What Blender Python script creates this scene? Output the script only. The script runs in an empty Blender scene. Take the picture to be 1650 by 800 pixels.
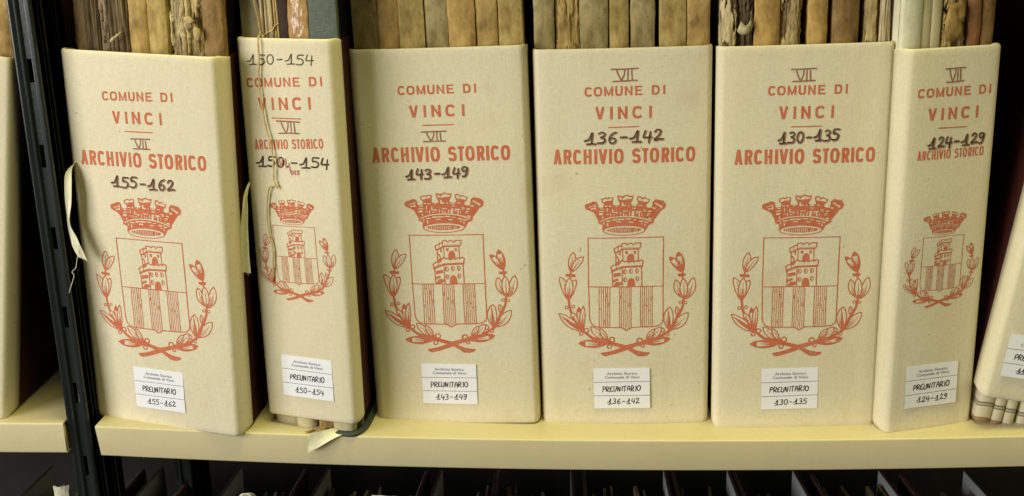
import bpy, math, random
import numpy as np
from mathutils import Matrix, Vector

S = bpy.context.scene
COL = S.collection
MM = 0.001

# ------------------------------------------------------------------ camera
def make_camera():
    px, yw, rl = 0.2902, -0.071, -0.0276
    cy, sy, cp, sp = math.cos(yw), math.sin(yw), math.cos(px), math.sin(px)
    f = Vector((sy*cp, cy*cp, -sp)); r = Vector((cy, -sy, 0)); u = r.cross(f)
    c, s = math.cos(rl), math.sin(rl)
    r2 = c*r + s*u; u2 = -s*r + c*u
    cam = bpy.data.cameras.new('camera'); o = bpy.data.objects.new('camera', cam); COL.objects.link(o)
    m = Matrix((r2, u2, -f)).transposed().to_4x4(); m.translation = Vector((-0.04, -0.9981, 0.4706))
    o.matrix_world = m
    cam.sensor_width = 36; cam.lens = 36*1933.76/1650; cam.clip_start = .02; cam.clip_end = 30
    S.camera = o
make_camera()

# ------------------------------------------------------------------ world, lamps, exposure
w = bpy.data.worlds.new('World'); S.world = w; w.use_nodes = True
bg = w.node_tree.nodes['Background']; bg.inputs[0].default_value = (.85, .9, 1.0, 1); bg.inputs[1].default_value = .035
def area(name, loc, target, sx, sy, power, col):
    l = bpy.data.lights.new(name, 'AREA'); l.shape = 'RECTANGLE'; l.size = sx; l.size_y = sy; l.energy = power; l.color = col
    o = bpy.data.objects.new(name, l); COL.objects.link(o); o.location = loc
    o.rotation_euler = (Vector(target) - Vector(loc)).to_track_quat('-Z', 'Y').to_euler()
    return o
area('window_light', (-2.1, -1.55, .80), (-.1, 0, .12), 1.5, 1.4, 74, (1.0, .99, .95))
area('ceiling_lamp', (.2, -.26, 1.85), (.1, -.02, .0), 1.4, .25, 32, (1.0, .95, .38))
area('room_fill', (1.45, -1.5, .65), (-.1, 0, .1), .8, 1.2, 7.5, (1.0, .93, .46))
S.view_settings.view_transform = 'Standard'; S.view_settings.look = 'None'
S.view_settings.exposure = 0; S.view_settings.gamma = 1
S.render.engine = 'CYCLES'

# ------------------------------------------------------------------ numeric noise
def vnoise2(x, y, seed=0):
    x = np.asarray(x, float); y = np.asarray(y, float)
    xi = np.floor(x).astype(np.int64); yi = np.floor(y).astype(np.int64); fx = x-xi; fy = y-yi
    def h(a, b):
        n = (a*374761393 + b*668265263 + seed*1442695041) & 0xffffffff
        n = ((n ^ (n >> 13))*1274126177) & 0xffffffff
        return ((n ^ (n >> 16)) & 0xffff)/65535.
    sx = fx*fx*(3-2*fx); sy = fy*fy*(3-2*fy)
    return (h(xi, yi)*(1-sx)+h(xi+1, yi)*sx)*(1-sy) + (h(xi, yi+1)*(1-sx)+h(xi+1, yi+1)*sx)*sy
def fbm(x, y, seed=0, o=4):
    a = 0; s = 0; k = 1.
    for i in range(o):
        a = a + k*vnoise2(x*2**i, y*2**i, seed+i*17); s += k; k *= .55
    return a/s

# ------------------------------------------------------------------ materials
def mat(name):
    m = bpy.data.materials.new(name); m.use_nodes = True
    nt = m.node_tree; b = nt.nodes['Principled BSDF']
    return m, nt, b
def N(nt, t, **k):
    n = nt.nodes.new(t)
    for a, v in k.items():
        if a.startswith('i_'): n.inputs[int(a[2:])].default_value = v
        else: setattr(n, a, v)
    return n
def coords(nt, scale=(1, 1, 1), kind='Object', loc=(0, 0, 0)):
    tc = N(nt, 'ShaderNodeTexCoord'); mp = N(nt, 'ShaderNodeMapping'); nt.links.new(tc.outputs[kind], mp.inputs[0])
    mp.inputs['Scale'].default_value = scale; mp.inputs['Location'].default_value = loc
    return mp.outputs[0]
def noise(nt, co, scale, detail=3, rough=.55):
    n = N(nt, 'ShaderNodeTexNoise'); n.inputs['Scale'].default_value = scale; n.inputs['Detail'].default_value = detail
    n.inputs['Roughness'].default_value = rough; nt.links.new(co, n.inputs['Vector']); return n.outputs['Fac']
def ramp(nt, fac, stops):
    r = N(nt, 'ShaderNodeValToRGB'); e = r.color_ramp.elements
    while len(e) > 1: e.remove(e[-1])
    e[0].position = stops[0][0]; e[0].color = (*stops[0][1], 1)
    for p, c in stops[1:]:
        q = e.new(p); q.color = (*c, 1)
    nt.links.new(fac, r.inputs[0]); return r.outputs[0]
def mix(nt, fac, a, b, mode='MIX'):
    m = N(nt, 'ShaderNodeMix', data_type='RGBA', blend_type=mode)
    for sock, v in ((m.inputs['Factor'], fac), (m.inputs[6], a), (m.inputs[7], b)):
        if isinstance(v, (int, float)): sock.default_value = v
        elif isinstance(v, tuple): sock.default_value = (*v, 1)
        else: nt.links.new(v, sock)
    return m.outputs[2]
def math_(nt, op, a, b=None, clamp=False):
    m = N(nt, 'ShaderNodeMath', operation=op, use_clamp=clamp)
    for s, v in ((m.inputs[0], a), (m.inputs[1], b)):
        if v is None: continue
        if isinstance(v, (int, float)): s.default_value = v
        else: nt.links.new(v, s)
    return m.outputs[0]
def bump(nt, b, h, strength, dist):
    n = N(nt, 'ShaderNodeBump'); n.inputs['Strength'].default_value = strength; n.inputs['Distance'].default_value = dist
    nt.links.new(h, n.inputs['Height']); nt.links.new(n.outputs[0], b.inputs['Normal'])

CLOTH = (.735, .661, .478)
def weave_height(nt):
    # coarse linen: uneven warp and weft threads
    a = noise(nt, coords(nt, (1700, 1700, 170)), 1, 2); c = noise(nt, coords(nt, (150, 150, 1900)), 1, 2)
    d = noise(nt, coords(nt, (420, 420, 420)), 1, 3)
    return math_(nt, 'ADD', math_(nt, 'ADD', a, c), math_(nt, 'MULTIPLY', d, .7))
def cloth_colour(nt):
    wv = weave_height(nt)
    base = mix(nt, math_(nt, 'MULTIPLY', math_(nt, 'SUBTRACT', wv, .95, True), .9, True), (CLOTH[0]*.86, CLOTH[1]*.85, CLOTH[2]*.80), (CLOTH[0]*1.09, CLOTH[1]*1.09, CLOTH[2]*1.12))
    gp = N(nt, 'ShaderNodeNewGeometry').outputs['Position']
    def wn(k, d, off):
        mp = N(nt, 'ShaderNodeMapping'); nt.links.new(gp, mp.inputs[0]); mp.inputs['Scale'].default_value = k; mp.inputs['Location'].default_value = off
        return noise(nt, mp.outputs[0], 1, d)
    big = wn((9, 9, 7), 4, (0, 0, 0))
    base = mix(nt, math_(nt, 'MULTIPLY', math_(nt, 'SUBTRACT', big, .45, True), 1.1, True), base, (.62, .54, .33), 'MIX')
    st = wn((22, 22, 16), 5, (4, 1, 7))
    base = mix(nt, math_(nt, 'MULTIPLY', math_(nt, 'SUBTRACT', st, .60, True), 2.2, True), base, (.50, .40, .24))
    gr = wn((60, 60, 5), 4, (1, 6, 2))
    base = mix(nt, math_(nt, 'MULTIPLY', math_(nt, 'SUBTRACT', gr, .58, True), 1.3, True), base, (.56, .50, .37))
    sp = wn((260, 260, 330), 0, (3, 1, 2))
    spk = ramp(nt, sp, [(0.845, (0, 0, 0)), (.89, (.8, .8, .8))])
    return mix(nt, spk, base, (.42, .32, .17)), wv
def m_cloth():
    m, nt, b = mat('cream_linen'); c, h = cloth_colour(nt)
    nt.links.new(c, b.inputs['Base Color']); b.inputs['Roughness'].default_value = .92
    b.inputs['Specular IOR Level'].default_value = .15
    bump(nt, b, h, .55, .00035); return m
def m_ink(name, col, cover, lo=.30, hi=.62, scale=900):
    m, nt, b = mat(name); c, h = cloth_colour(nt)
    n1 = noise(nt, coords(nt, (1, 1, 1)), scale, 3); n2 = noise(nt, coords(nt), 90, 3)
    f = math_(nt, 'ADD', math_(nt, 'MULTIPLY', n1, .6), math_(nt, 'MULTIPLY', n2, .4))
    f = ramp(nt, f, [(lo, (cover*.80,)*3), (hi, (cover,)*3)])
    nt.links.new(mix(nt, f, c, col), b.inputs['Base Color']); b.inputs['Roughness'].default_value = .85
    b.inputs['Specular IOR Level'].default_value = .2
    bump(nt, b, h, .5, .0003); return m
def m_plain(name, col, rough=.7, var=.12, scale=60, spec=.3, bumps=0, bscale=400, metal=0):
    m, nt, b = mat(name); n = noise(nt, coords(nt), scale, 4)
    c = mix(nt, n, tuple(x*(1-var*2) for x in col), tuple(min(1, x*(1+var*2)) for x in col))
    nt.links.new(c, b.inputs['Base Color']); b.inputs['Roughness'].default_value = rough
    b.inputs['Specular IOR Level'].default_value = spec; b.inputs['Metallic'].default_value = metal
    if bumps: bump(nt, b, noise(nt, coords(nt), bscale, 3), bumps, .001)
    return m
def m_parchment(name, light, dark, stain=(.10, .06, .025), amt=.75, seed=0, rough=.68, streak=.28, layer=None):
    """old vellum or leather: mottled, streaked along the spine, stained; 'lay' colours the torn under-layer"""
    m, nt, b = mat(name)
    L = (seed*3.7, seed*1.3, seed*2.1)
    a = noise(nt, coords(nt, (70, 70, 34), loc=L), 1, 6, .68)
    s = noise(nt, coords(nt, (260, 60, 14), loc=L), 1, 3)
    f = math_(nt, 'ADD', math_(nt, 'MULTIPLY', a, 1-.35*streak), math_(nt, 'MULTIPLY', s, .35*streak))
    c = ramp(nt, f, [(.36, dark), (.62, light)])
    st = noise(nt, coords(nt, (70, 70, 55), loc=(L[0]+5, L[1], L[2])), 1, 5, .7)
    c = mix(nt, math_(nt, 'MULTIPLY', math_(nt, 'MULTIPLY', math_(nt, 'SUBTRACT', st, .55, True), 3.6, True), amt), c, stain)
    sp = noise(nt, coords(nt, (420, 420, 380), loc=L), 1, 1)
    c = mix(nt, ramp(nt, sp, [(.74, (0, 0, 0)), (.78, (.75,)*3)]), c, (stain[0]*.6, stain[1]*.6, stain[2]*.6))
    if layer:
        at = N(nt, 'ShaderNodeAttribute', attribute_name='lay')
        fine = noise(nt, coords(nt, (900, 300, 90), loc=L), 1, 3)
        under = mix(nt, fine, tuple(x*.45 for x in layer), tuple(min(1, x*1.5) for x in layer))
        c = mix(nt, at.outputs['Fac'], c, under)
    nt.links.new(c, b.inputs['Base Color']); b.inputs['Roughness'].default_value = rough
    b.inputs['Specular IOR Level'].default_value = .5 if rough < .3 else .16
    h = math_(nt, 'ADD', noise(nt, coords(nt, (300, 300, 200), loc=L), 1, 4), math_(nt, 'MULTIPLY', s, .5))
    bump(nt, b, h, .45, .0006)
    return m
def m_pages(name, light, dark, seed=0):
    m, nt, b = mat(name); L = (seed*2.3, 0, seed)
    s = noise(nt, coords(nt, (1500, 300, 26), loc=L), 1, 3); a = noise(nt, coords(nt, (60, 60, 40), loc=L), 1, 4)
    c = ramp(nt, math_(nt, 'ADD', math_(nt, 'MULTIPLY', s, .6), math_(nt, 'MULTIPLY', a, .4)), [(.36, dark), (.6, light)])
    nt.links.new(c, b.inputs['Base Color']); b.inputs['Roughness'].default_value = .85
    bump(nt, b, s, .7, .0006); return m

M_CLOTH = m_cloth()
M_RED = m_ink('red_stamp_ink', (.52, .093, .025), .95)
M_MARK = m_ink('brown_marker', (.24, .055, .026), .90, scale=500)
M_BLACK = m_ink('black_marker', (.030, .013, .009), 1.0)
M_REDPEN = m_ink('red_pen', (.45, .09, .05), .85)
M_EDGE = m_plain('maroon_board', (.038, .0042, .0032), .7, .2, 90)
M_GREYLINE = m_plain('grey_board_lining', (.30, .31, .31), .8, .1, 40)
M_PAPER = m_plain('label_paper', (.80, .79, .80), .75, .025, 220)
M_PRINT = m_plain('grey_print', (.20, .18, .19), .8, .1)
M_PEN = m_plain('black_pen', (.035, .025, .03), .6, .2, 900)
M_LINE = m_plain('label_rule', (.16, .14, .15), .8, .1)
M_RIB = m_plain('cotton_tape', (.80, .77, .56), .9, .06, 300, .15, .5, 1500)
def twill(m):
    nt = m.node_tree; b = nt.nodes['Principled BSDF']; w_ = N(nt, 'ShaderNodeTexWave', wave_type='BANDS', bands_direction='DIAGONAL'); w_.inputs['Scale'].default_value = 260; w_.inputs['Distortion'].default_value = 1.5
    nt.links.new(coords(nt), w_.inputs['Vector']); old = b.inputs['Base Color'].links[0].from_socket
    nt.links.new(mix(nt, math_(nt, 'MULTIPLY', w_.outputs['Fac'], .45), old, (.50, .45, .28)), b.inputs['Base Color'])
twill(M_RIB)
M_TWINE = m_plain('hemp_twine', (.60, .43, .17), .8, .2, 800, .3, .6, 2500)
M_BACK = m_plain('dark_back_panel', (.022, .021, .019), .9, .2, 20)

def m_shelf():
    m, nt, b = mat('beige_shelf_enamel')
    n = noise(nt, coords(nt, (1, 1, 1)), 260, 4); g = noise(nt, coords(nt, (14, 14, 14)), 1, 5, .65)
    c = mix(nt, n, (.545, .472, .275), (.60, .522, .312))
    c = mix(nt, math_(nt, 'MULTIPLY', math_(nt, 'SUBTRACT', g, .5, True), 1.2, True), c, (.47, .40, .22))
    sc = noise(nt, coords(nt, (30, 900, 400)), 1, 2)
    c = mix(nt, ramp(nt, sc, [(.70, (0, 0, 0)), (.76, (.35,)*3)]), c, (.36, .28, .13))
    nt.links.new(c, b.inputs['Base Color']); b.inputs['Roughness'].default_value = .42
    b.inputs['Specular IOR Level'].default_value = .5
    bump(nt, b, noise(nt, coords(nt), 1400, 2), .18, .0004); return m
M_SHELF = m_shelf()
def m_post():
    m, nt, b = mat('black_enamel_steel')
    n = noise(nt, coords(nt, (120, 120, 12)), 1, 4)
    c = mix(nt, n, (.006, .008, .0075), (.020, .025, .024))
    nt.links.new(c, b.inputs['Base Color']); b.inputs['Roughness'].default_value = .27
    b.inputs['Specular IOR Level'].default_value = .55; bump(nt, b, noise(nt, coords(nt), 500, 2), .12, .0006); return m
M_POST = m_post()
_, nt, b = mat('hollow'); 

# ------------------------------------------------------------------ mesh helpers
def link(name, me, m=None, parent=None):
    o = bpy.data.objects.new(name, me); COL.objects.link(o)
    if m and me: me.materials.append(m)
    if parent: o.parent = parent
    return o
def mesh(name, v, f, smooth=False):
    me = bpy.data.meshes.new(name); me.from_pydata([tuple(map(float, p)) for p in v], [], [tuple(map(int, q)) for q in f]); me.update()
    if smooth: me.polygons.foreach_set('use_smooth', [True]*len(me.polygons))
    return me
def tag(o, label, cat, group=None, kind=None):
    o['label'] = label; o['category'] = cat
    if group: o['group'] = group
    if kind: o['kind'] = kind
    return o
def empty(name, mw):
    o = bpy.data.objects.new(name, None); o.empty_display_size = .01; COL.objects.link(o); o.matrix_world = mw; return o
def sweep(profile, z0, z1, nz=1, close=False, zfun=None):
    """extrude a plan outline (list of x,y) upward"""
    n = len(profile); v = []; f = []
    for k in range(nz+1):
        z = z0+(z1-z0)*k/nz
        for x, y in profile: v.append((x, y, z))
    for k in range(nz):
        for i in range(n if close else n-1):
            j = (i+1) % n; f.append((k*n+i, k*n+j, (k+1)*n+j, (k+1)*n+i))
    return v, f
def box_vf(x0, x1, y0, y1, z0, z1, off=0):
    v = [(x0, y0, z0), (x1, y0, z0), (x1, y1, z0), (x0, y1, z0), (x0, y0, z1), (x1, y0, z1), (x1, y1, z1), (x0, y1, z1)]
    f = [(0, 3, 2, 1), (4, 5, 6, 7), (0, 1, 5, 4), (1, 2, 6, 5), (2, 3, 7, 6), (3, 0, 4, 7)]
    return v, [tuple(i+off for i in q) for q in f]
def boxes(name, lst, m, parent=None, skew=0.0, y0=0.0):
    v = []; f = []
    for b_ in lst:
        a, c = box_vf(*b_, off=len(v)); v += [(x+skew*(y-y0), y, z) for x, y, z in a]; f += c
    return link(name, mesh(name, v, f), m, parent)
def tube(name, pts, r, m, parent=None, seg=6, wob=0, sub=4, strands=0):
    P = np.array(catmull(pts, sub), float); n = len(P); v = []; f = []
    T = np.gradient(P, axis=0); T /= np.linalg.norm(T, axis=1)[:, None]+1e-12
    for i in range(n):
        a = np.cross(T[i], (0.3, .9, .1)); a /= np.linalg.norm(a); c = np.cross(T[i], a)
        for k in range(seg):
            t = 2*math.pi*k/seg + i*.55
            rr = r*(1+wob*math.sin(2*t+i*.9))
            v.append(P[i]+rr*(math.cos(t)*a+math.sin(t)*c))
    for i in range(n-1):
        for k in range(seg):
            f.append((i*seg+k, i*seg+(k+1) % seg, (i+1)*seg+(k+1) % seg, (i+1)*seg+k))
    f.append(tuple(range(seg))[::-1]); f.append(tuple((n-1)*seg+k for k in range(seg)))
    return link(name, mesh(name, v, f, True), m, parent)
def catmull(pts, sub=6, closed=False):
    P = [np.array(p, float) for p in pts]
    if len(P) < 3 or sub <= 1: return P
    Q = [P[-1]]+P+[P[0], P[1]] if closed else [2*P[0]-P[1]]+P+[2*P[-1]-P[-2]]
    out = []
    for i in range(1, len(Q)-2):
        a, b_, c, d = Q[i-1], Q[i], Q[i+1], Q[i+2]
        for k in range(sub):
            t = k/sub; out.append(.5*((2*b_)+(-a+c)*t+(2*a-5*b_+4*c-d)*t*t+(-a+3*b_-3*c+d)*t**3))
    out.append(Q[-2]); return out
def ribbon(name, spine, width, m, parent=None, th=.0004, sub=6, twist=None, ruffle=.0):
    """flat cloth tape along 3-D centre points; width vectors per point"""
    P = np.array(catmull(spine, sub)); W = np.array(catmull(width, sub)); n = len(P); v = []; f = []; k = 5
    for i in range(n):
        T = P[min(i+1, n-1)]-P[max(i-1, 0)]; nn = np.cross(T, W[i]); nn /= np.linalg.norm(nn)+1e-12
        for side in (1, -1):
            for j in range(k):
                t = j/(k-1)-.5
                v.append(P[i]+W[i]*t+nn*(side*th/2+ruffle*math.sin(i*.8+j*1.7)*.3+ruffle*(abs(t)*2)**2))
    m2 = 2*k
    for i in range(n-1):
        for j in range(k-1):
            f.append((i*m2+j, i*m2+j+1, (i+1)*m2+j+1, (i+1)*m2+j)); f.append((i*m2+k+j+1, i*m2+k+j, (i+1)*m2+k+j, (i+1)*m2+k+j+1))
        f.append((i*m2+k, i*m2, (i+1)*m2, (i+1)*m2+k)); f.append((i*m2+k-1, i*m2+2*k-1, (i+1)*m2+2*k-1, (i+1)*m2+k-1))
    # frayed threads at the free end
    rnd = random.Random(len(P)+int(P[0][0]*1e5))
    for q in range(9):
        t = rnd.uniform(-.5, .5); a = P[-1]+W[-1]*t; d = (P[-1]-P[-3]); d = d/np.linalg.norm(d)
        L = rnd.uniform(.001, .004); e = a+d*L+W[-1]*rnd.uniform(-.12, .12); s = W[-1]/np.linalg.norm(W[-1])*.00022
        nn = np.cross(d, s); nn = nn/np.linalg.norm(nn)*.0002; b0 = len(v)
        v += [a-s, a+s, a+nn, e]; f += [(b0, b0+1, b0+3), (b0+1, b0+2, b0+3), (b0+2, b0, b0+3)]
    return link(name, mesh(name, v, f, False), m, parent)

# ------------------------------------------------------------------ ink painter (contours of painted strokes become thin meshes)
class Ink:
    def __init__(s, x0, y0, x1, y1, r=.125):
        s.r = r; s.x0 = x0; s.y0 = y0; s.nx = int((x1-x0)/r)//2*2+2; s.ny = int((y1-y0)/r)//2*2+2
        s.F = np.zeros((s.ny, s.nx), np.float32)
    def _win(s, pts, pad):
        P = np.array(pts); a = np.floor((P.min(0)-pad-(s.x0, s.y0))/s.r).astype(int); b_ = np.ceil((P.max(0)+pad-(s.x0, s.y0))/s.r).astype(int)+1
        i0, j0 = max(a[0], 0), max(a[1], 0); i1, j1 = min(b_[0], s.nx), min(b_[1], s.ny)
        if i1 <= i0 or j1 <= j0: return None
        X, Y = np.meshgrid(s.x0+s.r*(np.arange(i0, i1)+.5), s.y0+s.r*(np.arange(j0, j1)+.5))
        return (slice(j0, j1), slice(i0, i1)), X, Y
    def poly(s, pts, val=1, smooth=0, clip=None):
        if smooth: pts = catmull(pts, smooth, True)
        w_ = s._win(pts, .1)
        if not w_: return
        sl, X, Y = w_; ins = np.zeros(X.shape, bool); n = len(pts)
        for i in range(n):
            (xa, ya), (xb, yb) = pts[i], pts[(i+1) % n]
            if ya == yb: continue
            c = ((Y > ya) != (Y > yb)) & (X < (xb-xa)*(Y-ya)/(yb-ya)+xa); ins ^= c
        s.F[sl][ins] = val
    def stroke(s, pts, wd, val=1, butt=False, clip=None, smooth=0, jit=0):
        if smooth: pts = catmull(pts, smooth)
        n = len(pts); seg = []
        for i in range(n-1):
            (xa, ya), (xb, yb) = pts[i], pts[i+1]
            wi = wd[0]+(wd[1]-wd[0])*i/max(1, n-2) if isinstance(wd, tuple) else wd
            w_ = s._win([(xa, ya), (xb, yb)], wi)
            if not w_: continue
            sl, X, Y = w_; dx, dy = xb-xa, yb-ya; L2 = dx*dx+dy*dy+1e-12
            t = ((X-xa)*dx+(Y-ya)*dy)/L2; tc = np.clip(t, 0, 1)
            d = np.hypot(X-xa-tc*dx, Y-ya-tc*dy); hit = d <= wi/2
            if butt and i == 0: hit &= t >= 0
            if butt and i == n-2: hit &= t <= 1
            if clip: hit &= (Y >= clip[0]) & (Y <= clip[1])
            s.F[sl][hit] = val
    def ell(s, cx, cy, rx, ry, val=1, wd=None):
        pts = [(cx+rx*math.cos(a), cy+ry*math.sin(a)) for a in np.linspace(0, 2*math.pi, 29)]
        if wd: s.stroke(pts, wd, val)
        else: s.poly(pts[:-1], val)
    def build(s, name, m, parent, surf, off, rough=.28, nscale=1.6, seed=0, xf=None):
        F = s.F.astype(float)
        for _ in range(2):
            F[1:-1, :] = (F[:-2, :]+2*F[1:-1, :]+F[2:, :])/4; F[:, 1:-1] = (F[:, :-2]+2*F[:, 1:-1]+F[:, 2:])/4
        F = (F[::2, ::2]+F[1::2, ::2]+F[::2, 1::2]+F[1::2, 1::2])/4
        R_ = s.r*2; ny, nx = F.shape
        X, Y = np.meshgrid(np.arange(nx)*R_, np.arange(ny)*R_)
        F = F+.05*(F > .02)+rough*(fbm(X*nscale, Y*nscale, seed, 3)-.5)*(F > .02)
        F[0, :] = F[-1, :] = 0; F[:, 0] = F[:, -1] = 0
        I = F > .5; full = I[:-1, :-1] & I[1:, :-1] & I[:-1, 1:] & I[1:, 1:]
        anyc = I[:-1, :-1] | I[1:, :-1] | I[:-1, 1:] | I[1:, 1:]
        xs = s.x0+R_*(np.arange(nx)+.5); ys = s.y0+R_*(np.arange(ny)+.5)
        V = []; Fc = []
        for j in range(ny-1):
            row = full[j]
            if row.any():
                d = np.diff(np.concatenate([[0], row.astype(int), [0]])); st = np.where(d == 1)[0]; en = np.where(d == -1)[0]
                for a, e in zip(st, en):
                    q = a
                    while q < e:
                        e2 = min(e, q+24); k = len(V)
                        V += [(xs[q], ys[j]), (xs[e2], ys[j]), (xs[e2], ys[j+1]), (xs[q], ys[j+1])]; Fc.append((k, k+1, k+2, k+3)); q = e2
        J, K = np.where(anyc & ~full)
        for j, i in zip(J, K):
            c = [(xs[i], ys[j], F[j, i]), (xs[i+1], ys[j], F[j, i+1]), (xs[i+1], ys[j+1], F[j+1, i+1]), (xs[i], ys[j+1], F[j+1, i])]
            p = []
            for q in range(4):
                a, e = c[q], c[(q+1) % 4]
                if a[2] > .5: p.append(a[:2])
                if (a[2] > .5) != (e[2] > .5):
                    t = (.5-a[2])/(e[2]-a[2]); p.append((a[0]+t*(e[0]-a[0]), a[1]+t*(e[1]-a[1])))
            if len(p) >= 3:
                k = len(V); V += p; Fc.append(tuple(range(k, k+len(p))))
        V = [xf(*p) for p in V] if xf else V
        v3 = [(x*MM, surf(x, y)*MM-off, y*MM) for x, y in V]
        return link(name, mesh(name, v3, Fc), m, parent)

def arc(cx, cy, rx, ry, a0, a1, n=14, p=2.0):
    out = []
    for a in np.linspace(math.radians(a0), math.radians(a1), n):
        c, s_ = math.cos(a), math.sin(a)
        out.append((cx+rx*math.copysign(abs(c)**(2/p), c), cy+ry*math.copysign(abs(s_)**(2/p), s_)))
    return out
def glyph(ch):
    P = 2.7
    if ch == 'A': return [('s', [(0, -.02), (.5, 1.04)]), ('s', [(.5, 1.04), (1, -.02)]), ('h', [(.2, .26), (.8, .26)])]
    if ch == 'C': return [('c', arc(.5, .5, .5, .5, 38, 322, 22, P))]
    if ch == 'D': return [('s', [(0, 0), (0, 1)]), ('c', [(0, 1), (.4, 1)]+arc(.4, .5, .6, .5, 90, -90, 14, P)+[(0, 0)])]
    if ch == 'E': return [('s', [(0, 0), (0, 1)]), ('h', [(0, 1), (1, 1)]), ('h', [(0, .52), (.88, .52)]), ('h', [(0, 0), (1.05, 0)])]
    if ch == 'H': return [('s', [(0, 0), (0, 1)]), ('s', [(1, 0), (1, 1)]), ('h', [(0, .52), (1, .52)])]
    if ch == 'I': return [('s', [(.5, 0), (.5, 1)])]
    if ch == 'M': return [('s', [(0, 0), (0, 1)]), ('s', [(1, 0), (1, 1)]), ('v', [(.0, 1.0), (.5, .06)]), ('v', [(.5, .06), (1, 1.0)])]
    if ch == 'N': return [('s', [(0, 0), (0, 1)]), ('s', [(1, 0), (1, 1)]), ('v', [(0, .98), (1, .02)])]
    if ch == 'O': return [('c', arc(.5, .5, .5, .5, 0, 360, 34, P))]
    if ch == 'R': return [('s', [(0, 0), (0, 1)]), ('c', [(0, 1), (.5, 1)]+arc(.5, .75, .47, .25, 90, -90, 12, P)+[(0, .5)]), ('s', [(.55, .5), (1.0, 0)])]
    if ch == 'S': return [('c', arc(.5, .74, .46, .26, 20, 215, 14, 2.4)+[(.45, .53)]+arc(.5, .26, .5, .26, 60, -160, 15, 2.4))]
    if ch == 'T': return [('h', [(0, 1), (1, 1)]), ('s', [(.5, 0), (.5, 1)])]
    if ch == 'U': return [('c', [(0, 1.2)]+arc(.5, .42, .5, .42, 180, 360, 16, P)+[(1, 1.2)])]
    if ch == 'V': return [('s', [(0, 1.02), (.5, -.03)]), ('s', [(.5, -.03), (1, 1.02)])]
def letter(ink, ch, x0, x1, y0, H, t, sl):
    """printed capital between x0 and x1; sl is the line's slope"""
    W_ = x1-x0
    for kind, pts in glyph(ch):
        q = []
        for x, y in pts:
            xx = x0+t/2+x*(W_-t) if ch != 'I' else (x0+x1)/2
            if kind == 'h': xx = x0+x*W_
            yy = y0+y*H if kind in 'sv' else y0+t*.45+y*(H-t*.9)
            q.append((xx, yy))
        yc = y0
        ink.stroke([(a, b_+sl*(a-x0)) for a, b_ in q], t*({'h': .84, 'v': .72}.get(kind, 1)), butt=True, clip=(yc+sl*(x0-x0)-.0, yc+H+.25))
COMUNE = [('C', 0, 6.9), ('O', 8, 15.3), ('M', 17, 24.8), ('U', 26.6, 33.1), ('N', 34.9, 41.6), ('E', 45 - 1.2, 50.0), ('D', 58.3, 65), ('I', 67.9, 70)]
VINCI = [('V', 0, 8.2), ('I', 12.9, 15.2), ('N', 19.7, 28), ('C', 32.2, 41.2), ('I', 46.7, 49)]
ARCH = [(c, (a-78)*.0858, (b_-78)*.0858) for c, a, b_ in [('A', 78, 162), ('R', 182, 264), ('C', 280, 368), ('H', 387, 468), ('I', 497, 525), ('V', 538, 630), ('I', 648, 675), ('O', 697, 795), ('S', 880, 970), ('T', 984, 1048), ('O', 1062, 1157), ('R', 1182, 1262), ('I', 1282, 1305), ('C', 1325, 1415), ('O', 1430, 1525)]]
def printed(ink, lst, total, xl, yl, xr, yr, H, t):
    k = (xr-xl)/total; sl = (yr-yl)/(xr-xl)
    for ch, a, b_ in lst: letter(ink, ch, xl+a*k, xl+b_*k, yl+sl*a*k, H, t, sl)

DIG = {
 '1': [[(-.32, .32), (-.15, .37), (.03, .48), (.25, 1.05), (.25, .5), (.24, .02)], [(-.12, .0), (.2, .03), (.55, .04)]],
 '0': [arc(.3, .5, .29, .5, 80, 445, 14)],
 '2': [[(.05, .78), (.2, 1), (.45, .95), (.48, .7), (.3, .35), (.05, .1), (.15, .02), (.35, .1), (.7, .12)]],
 '3': [[(.02, .9), (.3, 1), (.52, .85), (.42, .62), (.2, .52), (.45, .45), (.55, .25), (.4, .03), (-.02, .03)]],
 '4': [[(.12, 1), (.04, .7), (0, .42), (.25, .38), (.62, .42)], [(.5, .9), (.47, .4), (.44, -.08)]],
 '5': [[(.6, 1), (.3, 1), (.1, .97), (.06, .6), (.3, .63), (.55, .45), (.5, .12), (.25, 0), (-.02, .05)]],
 '6': [[(.55, 1), (.25, .85), (.06, .45), (.12, .1), (.35, 0), (.55, .18), (.5, .42), (.28, .5), (.1, .35)]],
 '9': [[(.5, .8), (.35, 1), (.1, .92), (.05, .65), (.25, .5), (.48, .68), (.54, .9), (.5, .4), (.35, .02), (.1, .0)]],
 '-': [[(.12, .45), (.3, .46), (.58, .48)]], '.': [[(.1, .05), (.16, .03)]], ' ': []}
HAND = {
 'P': [[(.05, 0), (.1, .5), (.08, .98), (.4, 1), (.6, .8), (.4, .52), (.1, .45)]],
 'R': [[(.05, 0), (.08, 1), (.4, 1), (.58, .78), (.35, .5), (.12, .45), (.4, .2), (.65, .0)]],
 'E': [[(.55, 1), (.2, .9), (.05, .6), (.3, .52), (.08, .4), (.1, .08), (.4, .0), (.62, .1)]],
 'U': [[(.05, 1), (.05, .3), (.25, 0), (.5, .15), (.55, .95)]],
 'N': [[(.05, 0), (.08, .95), (.5, .05), (.55, 1)]], 'I': [[(.25, 1), (.25, 0)]],
 'T': [[(-.1, .95), (.6, 1)], [(.25, .97), (.25, 0)]], 'A': [[(.0, 0), (.1, .7), (.3, 1), (.5, .7), (.55, 0)], [(.05, .4), (.55, .42)]],
 'O': [arc(.32, .5, .33, .5, 80, 450, 14)]}
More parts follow.
